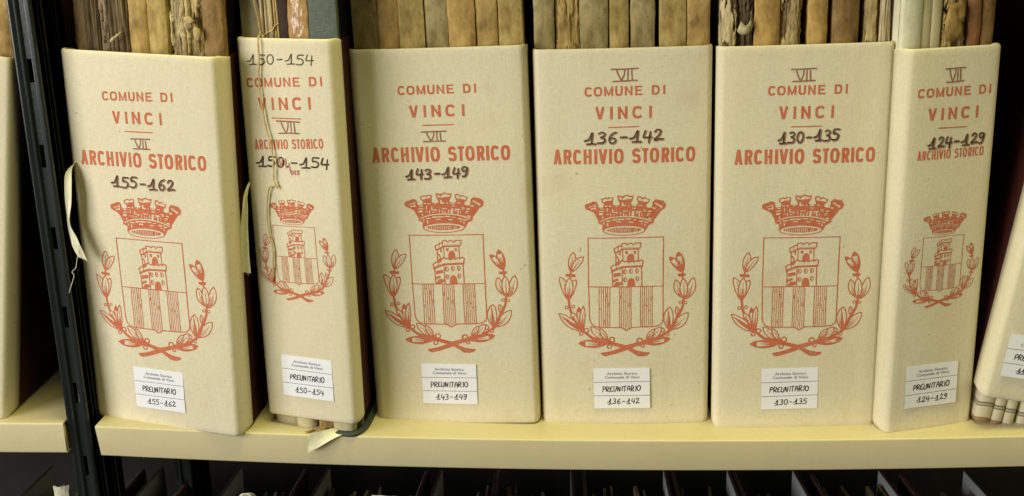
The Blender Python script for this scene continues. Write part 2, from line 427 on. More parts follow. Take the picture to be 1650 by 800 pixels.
def handwrite(ink, text, xl, xr, y0, y1, H, wd, adv=.8, font=DIG, seed=0, jit=.06, slant=.08):
    rnd = random.Random(seed); A = {'1': .72, '-': 1.15, ' ': .3, '.': .35, 'I': .5}
    tot = sum(A.get(c, adv) for c in text); k = (xr-xl)/tot; x = xl+(.25*k if text[0] == '1' else 0)
    for ch in text:
        a = A.get(ch, adv); yb = y0+(y1-y0)*(x-xl)/(xr-xl)+rnd.uniform(-.06, .06)*H
        for st in font[ch]:
            pts = [(x+px*k*.98+slant*py*H+rnd.uniform(-jit, jit)*.4, yb+py*H+rnd.uniform(-jit, jit)*H*.25) for px, py in st]
            ink.stroke(pts, (wd*rnd.uniform(.85, 1), wd*rnd.uniform(.95, 1.15)), smooth=5)
        x += a*k

# ------------------------------------------------------------------ the crest (mm, origin at the middle of the shield's top edge)
def crest(sc=1.0):
    k = Ink(-66, -120, 66, 46)
    def C(X, Y): return (.0635*X-.0039*Y-42.12, -.0009*X-.0648*Y+45.85)
    def c(*p): return [C(p[i], p[i+1]) for i in range(0, len(p), 2)]
    # crown body
    k.poly(c(108,245,120,222,170,208,225,183,262,186,288,215,297,262,335,272,372,262,375,215,498,200,502,232,545,238,600,232,592,205,748,200,752,224,800,235,842,228,850,200,962,225,966,262,1000,275,1046,275,1052,185,1095,155,1200,182,1240,232,1226,282,1180,312,1082,450,1086,486,1015,522,985,585,950,625,850,650,675,662,500,650,400,620,368,588,372,515,305,490,312,460,250,350,200,320,120,288))
    # cups of the merlons
    for p in ((330,150,395,122,420,138,440,118,470,128,497,120,500,165,495,205,375,215,340,190), (555,100,590,100,620,112,690,84,720,105,780,100,775,150,748,205,592,208,562,150), (828,115,870,108,905,135,940,122,975,150,1012,155,1000,200,965,230,850,208,830,160)):
        k.poly(c(*p))
    # pale tops of the merlons
    for p in ((345,158,395,140,425,155,450,133,485,140,480,170,430,170,365,195), (572,120,605,128,625,150,650,120,690,103,712,122,765,122,760,148,700,150,650,162,585,155), (845,130,875,128,905,160,940,140,995,168,985,195,930,185,850,170), (1070,195,1110,210,1150,235,1195,255,1185,285,1150,262,1080,215), (165,262,270,220,270,232,170,275)):
        k.poly(c(*p), 0)
    rnd = random.Random(5)
    for x, y, a, h in [(345,285,45,9),(345,320,60,10),(340,360,32,26),(405,245,26,12),(462,248,28,12),(425,300,12,40),(500,312,14,30),(548,248,14,12),(470,370,10,44),(540,335,60,9),(520,370,24,10),(610,350,8,46),(660,240,36,14),(632,222,22,30),(720,240,12,16),(680,318,70,9),(655,362,12,30),(688,370,10,26),(740,355,14,34),(795,245,60,9),(800,280,46,9),(795,325,40,9),(785,358,30,34),(885,240,40,10),(865,330,60,14),(835,350,20,10),(872,368,16,40),(945,305,36,9),(950,325,36,9),(912,370,8,34),(1020,325,36,14),(1005,360,30,12),(990,380,24,8),(1030,428,36,16),(1075,282,24,18),(365,410,14,20),(430,365,30,7),(560,352,20,7),
                    (385,488,10,34),(450,458,60,13),(538,440,50,16),(625,434,78,15),(725,430,66,12),(812,442,46,9),(595,470,60,12),(770,475,50,12),(905,465,46,16),(978,480,48,13),(440,508,18,30),(920,500,16,12),(960,520,10,26),(230,285,60,14),(255,270,14,40)]:
        sl = (x-680)*.00018
        k.stroke([C(x-a/2, y-a/2*sl*2), C(x+a/2, y+a/2*sl*2)] if a >= h else [C(x, y-h/2), C(x+2, y+h/2)], min(a, h)*.066+.26, 0)
    k.stroke(c(335,468,400,435,500,408,680,395,850,408,960,435,1045,462), (1.0, 1.15), 0, smooth=4)
    cx, cy = C(675, 592)
    k.ell(cx, cy, 18.3, 4.2, 0); k.ell(cx, cy+.25, 15.2, 2.4, 1)
    for i in range(15):
        x = 470+i*27
        if i in (12,): continue
        k.stroke([C(x, 566), C(x, 612)], .72, 0)
    k.ell(cx, cy, 18.6, 4.5, 1, .75)
    # shield
    def Sx(X, Y): return (.1521*X-.0036*Y-59.965+.0067*X*Y/1000, -.0026*X-.1591*Y+7.547+.0013*X*Y/1000-.0706*(Y/100)**2)
    def s(*p): return [Sx(p[i], p[i+1]) for i in range(0, len(p), 2)]
    k.stroke(s(173,44,300,43,450,41,615,38), .85); k.stroke(s(173,42,175,200,177,330,180,430,182,515,190,540,206,557,232,565,370,565,397,582,432,563,540,561,585,555,605,540,611,520,612,330,613,200,614,38), .95)
    k.stroke(s(177,330,400,328,612,325), .85)
    rnd = random.Random(2)
    for a, b_, n in ((238, 300, 6), (357, 424, 7), (480, 548, 7)):
        for i in range(n):
            x = a+(b_-a)*i/(n-1); yb = 562 if n == 6 or b_ > 500 else 565+12*(1-abs(i-3)/3)
            pts = [(x+rnd.uniform(-1, 1), y) for y in np.linspace(330, yb, 9)]
            k.stroke([Sx(*p) for p in pts], .72 if i in (0, n-1) else rnd.uniform(.45, .72))
            if i < n-1:
                for q in range(1):
                    y0 = rnd.uniform(340, 520); k.stroke([Sx(x+6, y0), Sx(x+6, y0+rnd.uniform(8, 30))], .3)
    # tower
    k.stroke(s(330,128,325,105,345,96,352,88,366,90,372,75,392,73,402,83,415,73,428,73,438,83,450,72,482,72,480,95,470,106), .95)
    k.stroke(s(352,90,348,118), .5); k.stroke(s(372,76,370,112), .5)
    k.stroke(s(330,128,348,124,374,108,470,106), 1.3)
    k.stroke(s(336,125,336,200), .9); k.stroke(s(466,106,468,175), .9); k.stroke(s(375,108,376,172), .7)
    k.stroke(s(375,100,470,98), .35)
    k.stroke(s(338,150,350,162,352,180,340,192,360,182,372,172), 1.1, smooth=3)
    for x, y in ((398, 127), (447, 127)): k.poly(s(x-7,y-8,x+7,y-9,x+7,y+9,x-7,y+9)); 
    k.poly(s(x-2,y-4,x+2,y-4,x+2,y+4,x-2,y+4), 0)
    k.poly(s(355,126,364,122,364,142,355,144))
    k.poly(s(400,180,403,152,412,138,424,132,436,138,442,152,444,178))
    k.stroke(s(318,238,306,215,320,203,340,197,350,200,361,182,376,172,386,182,400,178,412,186,428,177,444,184,456,173,470,181,481,171,496,176,491,206,482,212), 1.05)
    k.stroke(s(312,238,340,225,374,213,430,210,488,208), 1.9)
    k.stroke(s(316,240,318,325), .95); k.stroke(s(486,210,488,326), 1.0); k.stroke(s(373,213,374,326), .8)
    k.stroke(s(340,200,338,222), .6)
    for x, y in ((389, 240), (424, 237), (460, 235), (390, 286), (461, 281)):
        cx, cy = Sx(x, y); k.ell(cx, cy, 1.35, 2.1, 1, .62); k.stroke([(cx-.5, cy+1.3), (cx-.5, cy-1.3)], .5)
    k.poly(s(403,327,405,297,412,282,426,275,440,282,446,297,448,326))
    k.poly(s(322,252,362,244,368,262,324,272)); k.poly(s(318,290,345,278,352,290,322,302)); k.poly(s(320,326,338,300,370,300,372,312,350,326))
    # laurel
    def leaf(tx, ty, bx, by, hw, fill=0, vein=1, bend=0, wd=.95):
        d = np.array([tx-bx, ty-by], float); L = np.linalg.norm(d); d /= L; n = np.array([-d[1], d[0]])
        A = []; B = []; 
        for t in np.linspace(0, 1, 9):
            w_ = hw*1.28*math.sin(math.pi*min(1, t*.90+.05))**.8; c0 = np.array([bx, by])+d*L*t+n*bend*math.sin(math.pi*t)
            A.append(c0+n*w_); B.append(c0-n*w_)
        A[-1] = B[-1] = (np.array([tx, ty])); out = [Sx(*p) for p in A+B[::-1]]
        k.poly(out, 0 if not fill else 1); k.stroke(out+[out[0]], wd)
        mid = [Sx(*(np.array([bx, by])+d*L*t+n*(bend*math.sin(math.pi*t)+(1.5 if t > .3 else 0)))) for t in np.linspace(0, .78 if vein else .3, 6)]
        k.stroke(mid, (.95, .35))
        if fill:   # light cut inside a heavily inked leaf
            for off in (-.52, 0, .50):
                q = [Sx(*(np.array([bx, by])+d*L*t+n*(bend*math.sin(math.pi*t)+off*hw))) for t in np.linspace(.35, .75, 5)]
                k.stroke(q, (.7, 1.35), 0)
        if vein > 1:
            for off in (-.45, .45):
                q = [Sx(*(np.array([bx, by])+d*L*t+n*(bend*math.sin(math.pi*t)+off*hw))) for t in np.linspace(.12, .5, 5)]
                k.stroke(q, (.7, .3))
    def ring(x, y, r, hole=.55):
        cx, cy = Sx(x, y); k.ell(cx, cy, r*.175, r*.175, 1); k.ell(cx+.1, cy+.1, r*.175*hole, r*.175*hole, 0)
    def stem(wd, *p): k.stroke(s(*p), wd, smooth=4)
    # left branch
    leaf(88,130,72,238,17, vein=2); leaf(146,155,80,240,15, bend=-6); stem(1.4, 74,225,70,262,66,285)
    ring(52,264,9,0); ring(90,266,9,0); ring(70,264,11,0)
    leaf(8,275,52,398,17, vein=2, bend=8); leaf(102,290,62,400,17, bend=-8); leaf(66,278,57,402,18, vein=2)
    stem(2.2, 56,385,62,425,66,455,84,510); ring(47,453,10); ring(86,447,10)
    leaf(118,450,132,580,14, fill=1); leaf(147,443,142,580,12, bend=-5, vein=2); leaf(78,480,112,570,15, vein=2); leaf(3,490,142,586,19, vein=2, bend=-6); k.poly(s(10,500,60,548,142,590,150,575,100,555,50,520))
    stem((2.0, 2.8), 84,510,120,565,150,590,200,628,282,645)
    ring(163,585,15); ring(133,604,12)
    leaf(188,563,282,636,16, vein=2, bend=-4); leaf(243,572,286,640,11); leaf(118,661,285,656,17, fill=1, bend=-3); k.poly(s(160,646,285,645,290,660,200,652))
    ring(313,636,17); ring(298,676,14)
    k.poly(s(268,632,320,650,400,668,455,698,500,708,537,711,525,725,500,733,465,732,440,716,405,695,320,670,262,655))
    # right branch
    leaf(700,128,724,240,18, fill=1); leaf(650,157,716,240,14, fill=1, bend=4); stem(1.4, 724,228,724,262,728,290)
    k.poly(s(694,255,742,253,742,266,728,273,700,270))
    leaf(686,290,724,392,17, vein=2, bend=-7); leaf(790,278,744,400,19, vein=2, bend=8); leaf(730,282,734,396,17)
    stem((2.0, 2.2), 736,385,728,420,724,450,700,500); ring(712,421,9); ring(742,424,9)
    leaf(690,448,700,500,9); leaf(758,483,652,576,21, vein=2, bend=8); leaf(649,448,646,574,22, vein=2, bend=-5)
    k.poly(s(640,455,652,520,655,580,640,592,638,520)); stem((2.4, 2.6), 700,490,668,560,640,592,570,628,500,650)
    ring(607,583,14); ring(638,606,10)
    leaf(602,565,520,632,17, vein=2, bend=5); leaf(562,575,515,630,10); leaf(652,632,500,652,17, fill=1, bend=3); k.poly(s(500,636,570,625,640,628,560,640,505,655))
    ring(475,642,18); ring(492,670,12)
    k.poly(s(520,632,470,648,400,666,350,688,300,705,247,714,255,727,275,734,335,718,380,703,440,680,510,662))
    for x, y, a in ((286, 722, 14), (470, 716, 10), (500, 722, 8)): k.stroke(s(x-a/2,y,x+a/2,y-2), .4, 0)
    return k

# ------------------------------------------------------------------ archive folders
SAG = lambda x: -0.0125*(1-(2*x)**2) if abs(x) < .5 else 0.
def fmat(x, y, z, rz, lean): return Matrix.Translation((x, y, z)) @ Matrix.Rotation(rz, 4, 'Z') @ Matrix.Rotation(lean, 4, 'Y')

def folder(mw, a, h, name='archive_folder', bulge=3.0, seed=0, depth=250, side=26, flare=3.2):
    """cloth-backed portfolio: a = half width of the flat front (mm), h = height; open at top and bottom"""
    root = empty(name, mw)
    fr = lambda u: -bulge*(1-min(1, abs(u)/a)**2)
    def prof(t):   # plan outline, inset by t
        L = []
        for u, y in ((-.1, side), (0, 14), (-.4, 9), (-1.2, 4.2), (-2.3, 1.8), (-4.4, .3)): L.append((a+3.2+u-t, y if y > 3 else y+t))
        L = [(x, max(y, t+.2) if i > 2 else y) for i, (x, y) in enumerate(L)]
        n = 15; F_ = [(u, fr(u)+t) for u in np.linspace(a-2.8, -a+2.8, n)]
        return L+F_+[(-x-(flare-3.2)*min(1, max(0, (y-t)/7.0))**.6, y) for x, y in L[::-1]]
    outer = prof(0); inner = prof(2.4); n = len(outer); v = []; f = []; nz = 26
    zs = [0, .8, 2.2]+list(np.linspace(6, h-6, nz-5))+[h-2.2, h-.8, h]
    rs = random.Random(seed); ph = [rs.uniform(0, 9) for _ in range(4)]
    for k, z in enumerate(zs):
        e = {0: 1.0, 1: .35, 2: 0}.get(min(k, len(zs)-1-k), 0)
        for i, (x, y) in enumerate(outer):
            xi, yi = inner[i]; t = e/2.4
            wv = .35*math.sin(z*.021+ph[0]+x*.02)+.25*math.sin(z*.05+ph[1])+.18*math.sin(x*.09+z*.011+ph[2])
            zz = z
            # the wrapped side's corners are cut round at top and bottom
            if y > side-1 : zz = min(max(z, 4.2), h-2.5)
            elif y > 13: zz = min(max(z, 2.2), h-1)
            front = abs(x) < a-3
            if front: zz += 0
            v.append(((x*(1-t)+xi*t)*MM, (y*(1-t)+yi*t+(wv*(1 if front else 0)))*MM, zz*MM))
        for i, (x, y) in enumerate(inner):
            wv = .35*math.sin(z*.021+ph[0]+x*.02)+.25*math.sin(z*.05+ph[1])+.18*math.sin(x*.09+z*.011+ph[2])
            zz = min(max(z, 4.2), h-2.5) if outer[i][1] > side-1 else (min(max(z, 2.2), h-1) if outer[i][1] > 13 else z)
            v.append((x*MM, (y+(wv if abs(x) < a-5 else 0))*MM, zz*MM))
    m2 = 2*n; K = len(zs)
    for k in range(K-1):
        for i in range(n-1):
            f.append((k*m2+i, (k+1)*m2+i, (k+1)*m2+i+1, k*m2+i+1)); f.append((k*m2+n+i+1, (k+1)*m2+n+i+1, (k+1)*m2+n+i, k*m2+n+i))
        for i in (0, n-1):
            f.append((k*m2+i, k*m2+n+i, (k+1)*m2+n+i, (k+1)*m2+i) if i == 0 else (k*m2+n+i, k*m2+i, (k+1)*m2+i, (k+1)*m2+n+i))
    for i in range(n-1):
        f.append((i, i+1, n+i+1, n+i)); b0 = (K-1)*m2; f.append((b0+i+1, b0+i, b0+n+i, b0+n+i+1))
    link('spine_cloth', mesh('spine_cloth', v, f, True), M_CLOTH, root)
    sk = math.tan(mw.to_euler('ZYX').z)   # the soft sides run straight back even where the spine is turned
    for s_ in (-1, 1):
        e_ = (flare-3.2) if s_ < 0 else 0; x0, x1 = sorted((s_*(a+2.6+e_), s_*(a+.6+e_)))
        boxes('side_board', [(x0*MM, x1*MM, (side-1.5)*MM, depth*MM, 3*MM, (h-2.5)*MM)], M_EDGE, root, skew=sk, y0=side*MM)
    root_surf[root.name] = lambda u, z: fr(u)+.35*math.sin(z*.021+ph[0]+u*.02)+.25*math.sin(z*.05+ph[1])+.18*math.sin(u*.09+z*.011+ph[2])
    return root
root_surf = {}

def number_print(root, seed, txt, xl, xr, y0, y1, H, layers, wd=1.5):
    surf = root_surf[root.name]
    for li, (mname, m, dx, dy, t2, ww) in enumerate(layers):
        ink = Ink(xl-8, min(y0, y1)-5, xr+9, max(y0, y1)+H+7)
        handwrite(ink, t2 or txt, xl+dx, xr+dx, y0+dy, y1+dy, H, ww, seed=seed+li*(0 if t2 is None else 3))
        ink.build(mname, m, root, surf, (.00020+li*.00008), rough=.3, seed=seed+li)
def seven(root, xl, xr, yt, yb, seed, sl=0.0):
    surf = root_surf[root.name]; k = Ink(xl-4, yb-4, xr+4, yt+4); r = random.Random(seed); m = (xl+xr)/2; H = yt-yb
    j = lambda: r.uniform(-.3, .3)
    k.stroke([(xl, yt+j()), (m, yt+j()), (xr, yt+.3+j())], 1.25, smooth=3); k.stroke([(xl+1.5, yb+j()), (m, yb+.2+j()), (xr-1, yb+.4+j())], 1.3, smooth=3)
    W_ = xr-xl
    k.stroke([(xl+W_*.2, yt-.8), (xl+W_*.28, yb+H*.45), (xl+W_*.38, yb+.6)], 1.15, smooth=3); k.stroke([(xl+W_*.38, yb+.6), (xl+W_*.48, yb+H*.5), (xl+W_*.5, yt-1)], 1.1, smooth=3)
    k.stroke([(xl+W_*.62, yt-1), (xl+W_*.62, yb+1+j())], 1.1); k.stroke([(xl+W_*.76, yt-1.4), (xl+W_*.78, yb+.8+j())], 1.25)
    k.build('handwritten_numeral', M_MARK, root, surf, .00020, rough=.35, nscale=1.1, seed=seed)
def title(root, com, comH, vin, vinH, rule, arc_, arcH, t_arc=2.6, seed=0):
    surf = root_surf[root.name]; k = Ink(-70, 235, 70, 330)
    printed(k, COMUNE, 70, *com, comH, 1.68); printed(k, VINCI, 49, *vin, vinH, 2.25)
    k.stroke([rule[:2], rule[2:]], .95, butt=True)
    printed(k, ARCH, 124.1, *arc_, arcH, t_arc)
    k.build('printed_title', M_RED, root, surf, .00012, rough=.34, nscale=1.3, seed=seed)

def text_mesh(txt, size):
    cu = bpy.data.curves.new('t', 'FONT'); cu.body = txt; cu.size = size; cu.align_x = 'CENTER'; cu.resolution_u = 3; cu.offset = .00004
    o = bpy.data.objects.new('t', cu); COL.objects.link(o)
    dg = bpy.context.evaluated_depsgraph_get(); me = bpy.data.meshes.new_from_object(o.evaluated_get(dg))
    v = [tuple(q.co) for q in me.vertices]; f = [tuple(p.vertices) for p in me.polygons]
    bpy.data.objects.remove(o); bpy.data.meshes.remove(me); return v, f
def header():
    v = []; f = []
    for t, z, W_ in (('Archivio Storico', .0345, .0280), ('Comunale di Vinci', .0308, .0318)):
        a, q = text_mesh(t, .0036); xs = [p[0] for p in a]; k = W_/(max(xs)-min(xs)); c = (max(xs)+min(xs))/2; b0 = len(v)
        v += [((p[0]-c)*k, 0, z-.001+p[1]*1.0) for p in a]; f += [tuple(i+b0 for i in r) for r in q]
    return mesh('label_header', v, f)
HEADER = header(); HEADER.materials.append(M_PRINT)
def label_(root, cx, cy, ang, txt, w_=51.8, h_=40.2, seed=0, curl=.0):
    """paper sticker: three strips ruled by thin lines, printed header, handwriting"""
    surf = root_surf[root.name]; r = random.Random(seed)
    n = 8; m_ = 6; v = []; f = []
    off = .0010
    L = bpy.data.objects.new('paper_label', None)
    for j in range(m_+1):
        for i in range(n+1):
            x = (i/n-.5)*w_; y = (j/m_-.5)*h_
            lift = .5*max(0, (abs(i/n-.5)+abs(j/m_-.5)-.82))*3*curl
            v.append((x*MM, -(.05+lift)*MM, y*MM))
    for j in range(m_):
        for i in range(n):
            q = j*(n+1)+i; f.append((q, q+1, q+n+2, q+n+1))
    # back and rim
    b0 = len(v)
    for x, y in ((-w_/2, -h_/2), (w_/2, -h_/2), (w_/2, h_/2), (-w_/2, h_/2)): v.append((x*MM, .12*MM, y*MM))
    c = [0, n, (m_+1)*(n+1)-1, m_*(n+1)]
    for q in range(4): f.append((c[q], b0+q, b0+(q+1) % 4, c[(q+1) % 4]))
    me = mesh('paper_label', v, f); me.materials.append(M_PAPER)
    bpy.data.objects.remove(L); L = link('paper_label', me, None, root)
    L.location = (cx*MM, min(surf(cx+a, cy+b_) for a in (-24, 0, 24) for b_ in (-19, 0, 19))*MM-.00018, cy*MM); slope = (surf(cx+20, cy)-surf(cx-20, cy))/40
    L.rotation_euler = (0, -ang, math.atan(slope))
    h = link('label_header', HEADER, None, L); h.location = (.0005, -.0002, -.0205+.0005)
    k = Ink(-27, -21, 27, 21, .1)
    k.stroke([(-w_/2+.1, 6.3+r.uniform(-.3, .3)), (w_/2-.1, 6.6)], .42); k.stroke([(-w_/2+.1, -7.4), (w_/2-.1, -7.0+r.uniform(-.3, .3))], .42)
    k.build('ruled_line', M_LINE, L, lambda u, z: 0, .00014, rough=.1)
    k = Ink(-27, -21, 27, 21, .1)
    handwrite(k, 'PREUNITARIO', -18, 17.5, -3.4, -2.4, 4.9, .82, font=HAND, seed=seed+5, adv=.74, jit=.25)
    handwrite(k, txt, -13.5, 15.5, -15.8, -15.2, 5.0, .72, seed=seed+9, jit=.2)
    k.build('handwriting', M_PEN, L, lambda u, z: 0, .00016, rough=.2, seed=seed)
    return L

BIG = crest(); 
def place_crest(root, cx, cy, sc, ang=0.0):
    ca, sa = math.cos(ang), math.sin(ang)
    return BIG.build('printed_crest', M_RED, root, root_surf[root.name], .00012, rough=.40, nscale=.9, seed=3, xf=lambda x, y: (cx+sc*(x*ca-y*sa), cy+sc*(x*sa+y*ca)))

G = 'cloth-backed archive folders standing on the shelf'
MB = [('handwritten_number', M_MARK, .75, -.75, None, 1.75), ('handwritten_number', M_BLACK, 0, 0, None, 1.08)]
F = {}
# folder 155-162
r = folder(fmat(-.4401, .0087, -.0029, -.2321, .0346), 73.7, 348.8, bulge=1.5, seed=1, side=24, flare=5.0); F[1] = r
tag(r, 'cream cloth archive folder with wide spine numbered 155-162, beside the black metal upright', 'archive folder', G)
title(r, (-36.3, 306.3, 33.8, 308.8), 8.0, (-27.8, 286.6, 21.5, 287.9), 10.8, (-16.6, 280.2, 11.6, 280.8), (-64.3, 247.2, 61, 250.2), 13.2, seed=1)
seven(r, -10.8, 8.0, 274.2, 265.4, 1); place_crest(r, -1.3, 182.3, 1.0, .02)
number_print(r, 11, '155-162', -34.5, 27, 230.0, 230.5, 9.2, MB); label_(r, -4.0, 37.6, -.03+.03, '155-162', seed=1)
# folder 150-154
r = folder(fmat(-.3034, .0108, .004, -.2747, .0044), 44.0, 351.1, bulge=1.2, seed=2, side=17); F[2] = r
tag(r, 'narrow cream cloth archive folder numbered 150-154 with twine hanging down its spine', 'archive folder', G)
title(r, (-38.0, 308.4, 35.9, 311.8), 8.1, (-28.1, 288.9, 23.9, 291.4), 10.9, (-15.8, 282.6, 13.4, 283.0), (-35.0, 253.8, 32.6, 257.8), 8.7, 1.42, seed=2)
seven(r, -11, 11.6, 280.0, 269.6, 2); place_crest(r, -2.0, 186.3, .62, .02)
number_print(r, 21, '150-154', -35, 28, 328.5, 330, 8.2, [('handwritten_number', M_BLACK, 0, 0, None, 1.0)])
number_print(r, 25, '150.-154', -34, 35.5, 238.8, 240.8, 8.6, [('handwritten_number', M_BLACK, 0, 0, None, 1.55)])
k = Ink(-20, 228, 20, 252)
for st in ([(-2, 243), (-1, 236), (0, 233.4), (1.6, 235), (.4, 237)], [(3.4, 237), (3.6, 233.5)], [(7.4, 237), (5.4, 236.5), (7.4, 234.8), (5.6, 233.4)], [(-12, 247), (-10, 240), (-8, 247)], [(-5, 247), (-5, 239)]):
    k.stroke(st, 1.2, smooth=4)
k.build('handwritten_word', M_REDPEN, r, root_surf[r.name], .00035, seed=8)
label_(r, .4, 42.0, -.01, '150-154', seed=2)
# folder 143-149
r = folder(fmat(-.1683, .0362, -.0109, -.0439, -.0157), 73.6, 352.7, bulge=1.6, seed=3, flare=7.0); F[3] = r
tag(r, 'cream cloth archive folder with wide spine numbered 143-149, third folder from the upright', 'archive folder', G)
title(r, (-36.8, 312.4, 32.7, 313.0), 8.0, (-27.8, 292.4, 21.4, 292.6), 10.6, (-16.7, 285.4, 11.0, 285.4), (-64.0, 252.6, 59.7, 252.8), 13.3, seed=3)
seven(r, -18.0, 4.0, 279.6, 270.8, 3); place_crest(r, -1.4, 185.0, 1.0)
number_print(r, 31, '143-149', -34.5, 20.5, 237.4, 239, 8.6, MB); label_(r, -6.6, 40.2, -.01, '143-149', seed=3)
# folder 136-142
r = folder(fmat(-.0118, .039, -.0124, .0053, -.0071), 74.65, 350.9, bulge=3.6, seed=4); F[4] = r
tag(r, 'cream cloth archive folder numbered 136-142, between the folders 143-149 and 130-135', 'archive folder', G)
title(r, (-33.0, 309.8, 36.5, 310.4), 8.2, (-24.1, 289.6, 24.9, 289.9), 10.9, (-13, 282.4, 14.1, 282.7), (-61.2, 249.9, 62.7, 250.4), 13.2, seed=4)
seven(r, -9.9, 13.2, 333.2, 322.8, 4); place_crest(r, 1.7, 182.5, 1.0)
number_print(r, 41, '136-142', -33.5, 32.5, 268.0, 270.4, 9.6, MB); label_(r, -3.0, 37.3, .01, '136-142', seed=4)
# folder 130-135
r = folder(fmat(.1434, .0294, -.0115, .0203, -.0086), 71.1, 351.1, bulge=1.6, seed=5); F[5] = r
tag(r, 'cream cloth archive folder numbered 130-135, second folder from the right with a full crest', 'archive folder', G)
title(r, (-32.2, 308.9, 34.8, 308.7), 8.1, (-22.5, 288.3, 23.9, 288.3), 10.8, (-12.2, 281.5, 14.3, 281.5), (-59.4, 249.3, 60.4, 248.9), 13.0, seed=5)
seven(r, -13.2, 7.6, 330.6, 320.2, 5); place_crest(r, .7, 182.8, .985)
number_print(r, 51, '130-135', -22.5, 27.8, 267.5, 269.2, 9.2, MB); label_(r, -5.9, 39.4, .01, '130-135', w_=51.0, seed=5)
# folder 124-129
r = folder(fmat(.2622, .0222, -.0093, .2638, -.0040), 40.6, 345.5, bulge=1.2, seed=6); F[6] = r
tag(r, 'narrow cream cloth archive folder numbered 124-129 with a small crest, at the right', 'archive folder', G)
title(r, (-32.8, 304.5, 34.5, 305.0), 7.8, (-22.3, 285.0, 24.1, 285.1), 10.2, (-12, 278.2, 14.7, 277.8), (-29.5, 251.2, 32.4, 251.8), 8.0, 1.3, seed=6)
seven(r, -9.0, 8.9, 327.8, 316.8, 6); place_crest(r, .4, 182.8, .572)
number_print(r, 61, '124-129', -20.5, 31.0, 261.0, 263, 8.8, MB); label_(r, -.8, 43.8, .015, '124-129', w_=50.2, seed=6)
# leaning folder at the right edge
r = folder(fmat(.3790, .0120, .0160, .02, .150), 73.7, 350, bulge=1.5, seed=7); F[7] = r
tag(r, 'cream cloth archive folder leaning right, cut off by the right edge', 'archive folder', G)
title(r, (-36.3, 306.3, 33.8, 308.8), 8.0, (-27.8, 286.6, 21.5, 287.9), 10.8, (-16.6, 280.2, 11.6, 280.8), (-64.3, 247.2, 61, 250.2), 13.2, seed=7)
place_crest(r, 0, 182.3, 1.0); label_(r, -40.0, 42.5, 0, '114-123', seed=7)
# folder in the bay left of the upright
r = folder(fmat(-.6700, .0080, .0160, .0, .165), 73.7, 344, bulge=1.5, seed=8); F[8] = r
tag(r, 'cream cloth archive folder left of the black upright, only its blank right edge showing', 'archive folder', G)
title(r, (-36.3, 306.3, 33.8, 308.8), 8.0, (-27.8, 286.6, 21.5, 287.9), 10.8, (-16.6, 280.2, 11.6, 280.8), (-64.3, 247.2, 40, 250.2), 11.2, 2.0, seed=8)

# ------------------------------------------------------------------ shelves and uprights
def shelf(name, x0, x1, zf, lipf, taperL=0.0, taperR=0.0, nx=60, depth=.30, label=None):
    """folded sheet steel shelf with rounded front edge; zf(x) gives the sag"""
    root = empty(name, Matrix.Translation(((x0+x1)/2, 0, 0)))
    cx = (x0+x1)/2; prof = []
    R_ = .0016
    prof += [(depth, 0.0)]
    prof += [(depth*t, 0) for t in (.7, .45, .25, .1, .04)]
    for a in np.linspace(0, 90, 6): prof.append((R_-R_*math.sin(math.radians(a)), -R_+R_*math.cos(math.radians(a))))
    prof += [(0, 'm'), ]
    for a in np.linspace(0, 90, 5): prof.append((R_-R_*math.cos(math.radians(a)), ('b', R_*(1-math.sin(math.radians(a))))))
    prof += [(.014, ('b', 0)), (.014, ('b', .0012)), (.0026, ('b', .0012)), (.0026, ('t', -.0012)), (depth, -.0012)]
    v = []; f = []; n = len(prof)
    for i in range(nx+1):
        t = i/nx; x = x0+(x1-x0)*t; z = zf(x); lp = lipf(x)
        for y, q in prof:
            if q == 'm': dz = -lp*.5
            elif isinstance(q, tuple) and q[0] == 'b': dz = -lp+q[1]
            elif isinstance(q, tuple): dz = q[1]
            else: dz = q
            xx = x
            if i == 0 and dz < -.003: xx += taperL*(-dz/lp)
            v.append((xx-cx, y, z+dz))
    for i in range(nx):
        for k in range(n):
            k2 = (k+1) % n; f.append((i*n+k, i*n+k2, (i+1)*n+k2, (i+1)*n+k))
    me = mesh('shelf_sheet', v, f, True)
    o = link('shelf_sheet', me, M_SHELF, root)
    for xe, s_ in ((x0, 1), (x1, -1)):
        z = zf(xe); boxes('end_flange', [sorted2(xe-cx+s_*.0008, xe-cx+s_*.0020)+(.004, depth-.002, z-lipf(xe)+.002, z-.0016)], M_SHELF, root)
    return root
def sorted2(a, b_): return (min(a, b_), max(a, b_))
s1 = shelf('metal_shelf', -.5058, .62, lambda x: SAG(x)+(.001 if x < .5 else .001), lambda x: .0303, taperL=.0026)
tag(s1, 'long beige enamelled metal shelf with a deep front lip under the numbered folders', 'shelf', 'beige metal shelves')
s2 = shelf('metal_shelf', -1.15, -.5362, lambda x: .0040, lambda x: .0306, nx=20)
tag(s2, 'beige enamelled metal shelf in the bay left of the black upright', 'shelf', 'beige metal shelves')
s3 = shelf('metal_shelf', -.5058, .62, lambda x: .505, lambda x: .030, nx=8)
tag(s3, 'beige metal shelf above the folders, out of the frame', 'shelf', 'beige metal shelves')
s4 = shelf('metal_shelf', -1.15, -.5362, lambda x: .505, lambda x: .030, nx=4)
tag(s4, 'beige metal shelf above the left bay, out of the frame', 'shelf', 'beige metal shelves')

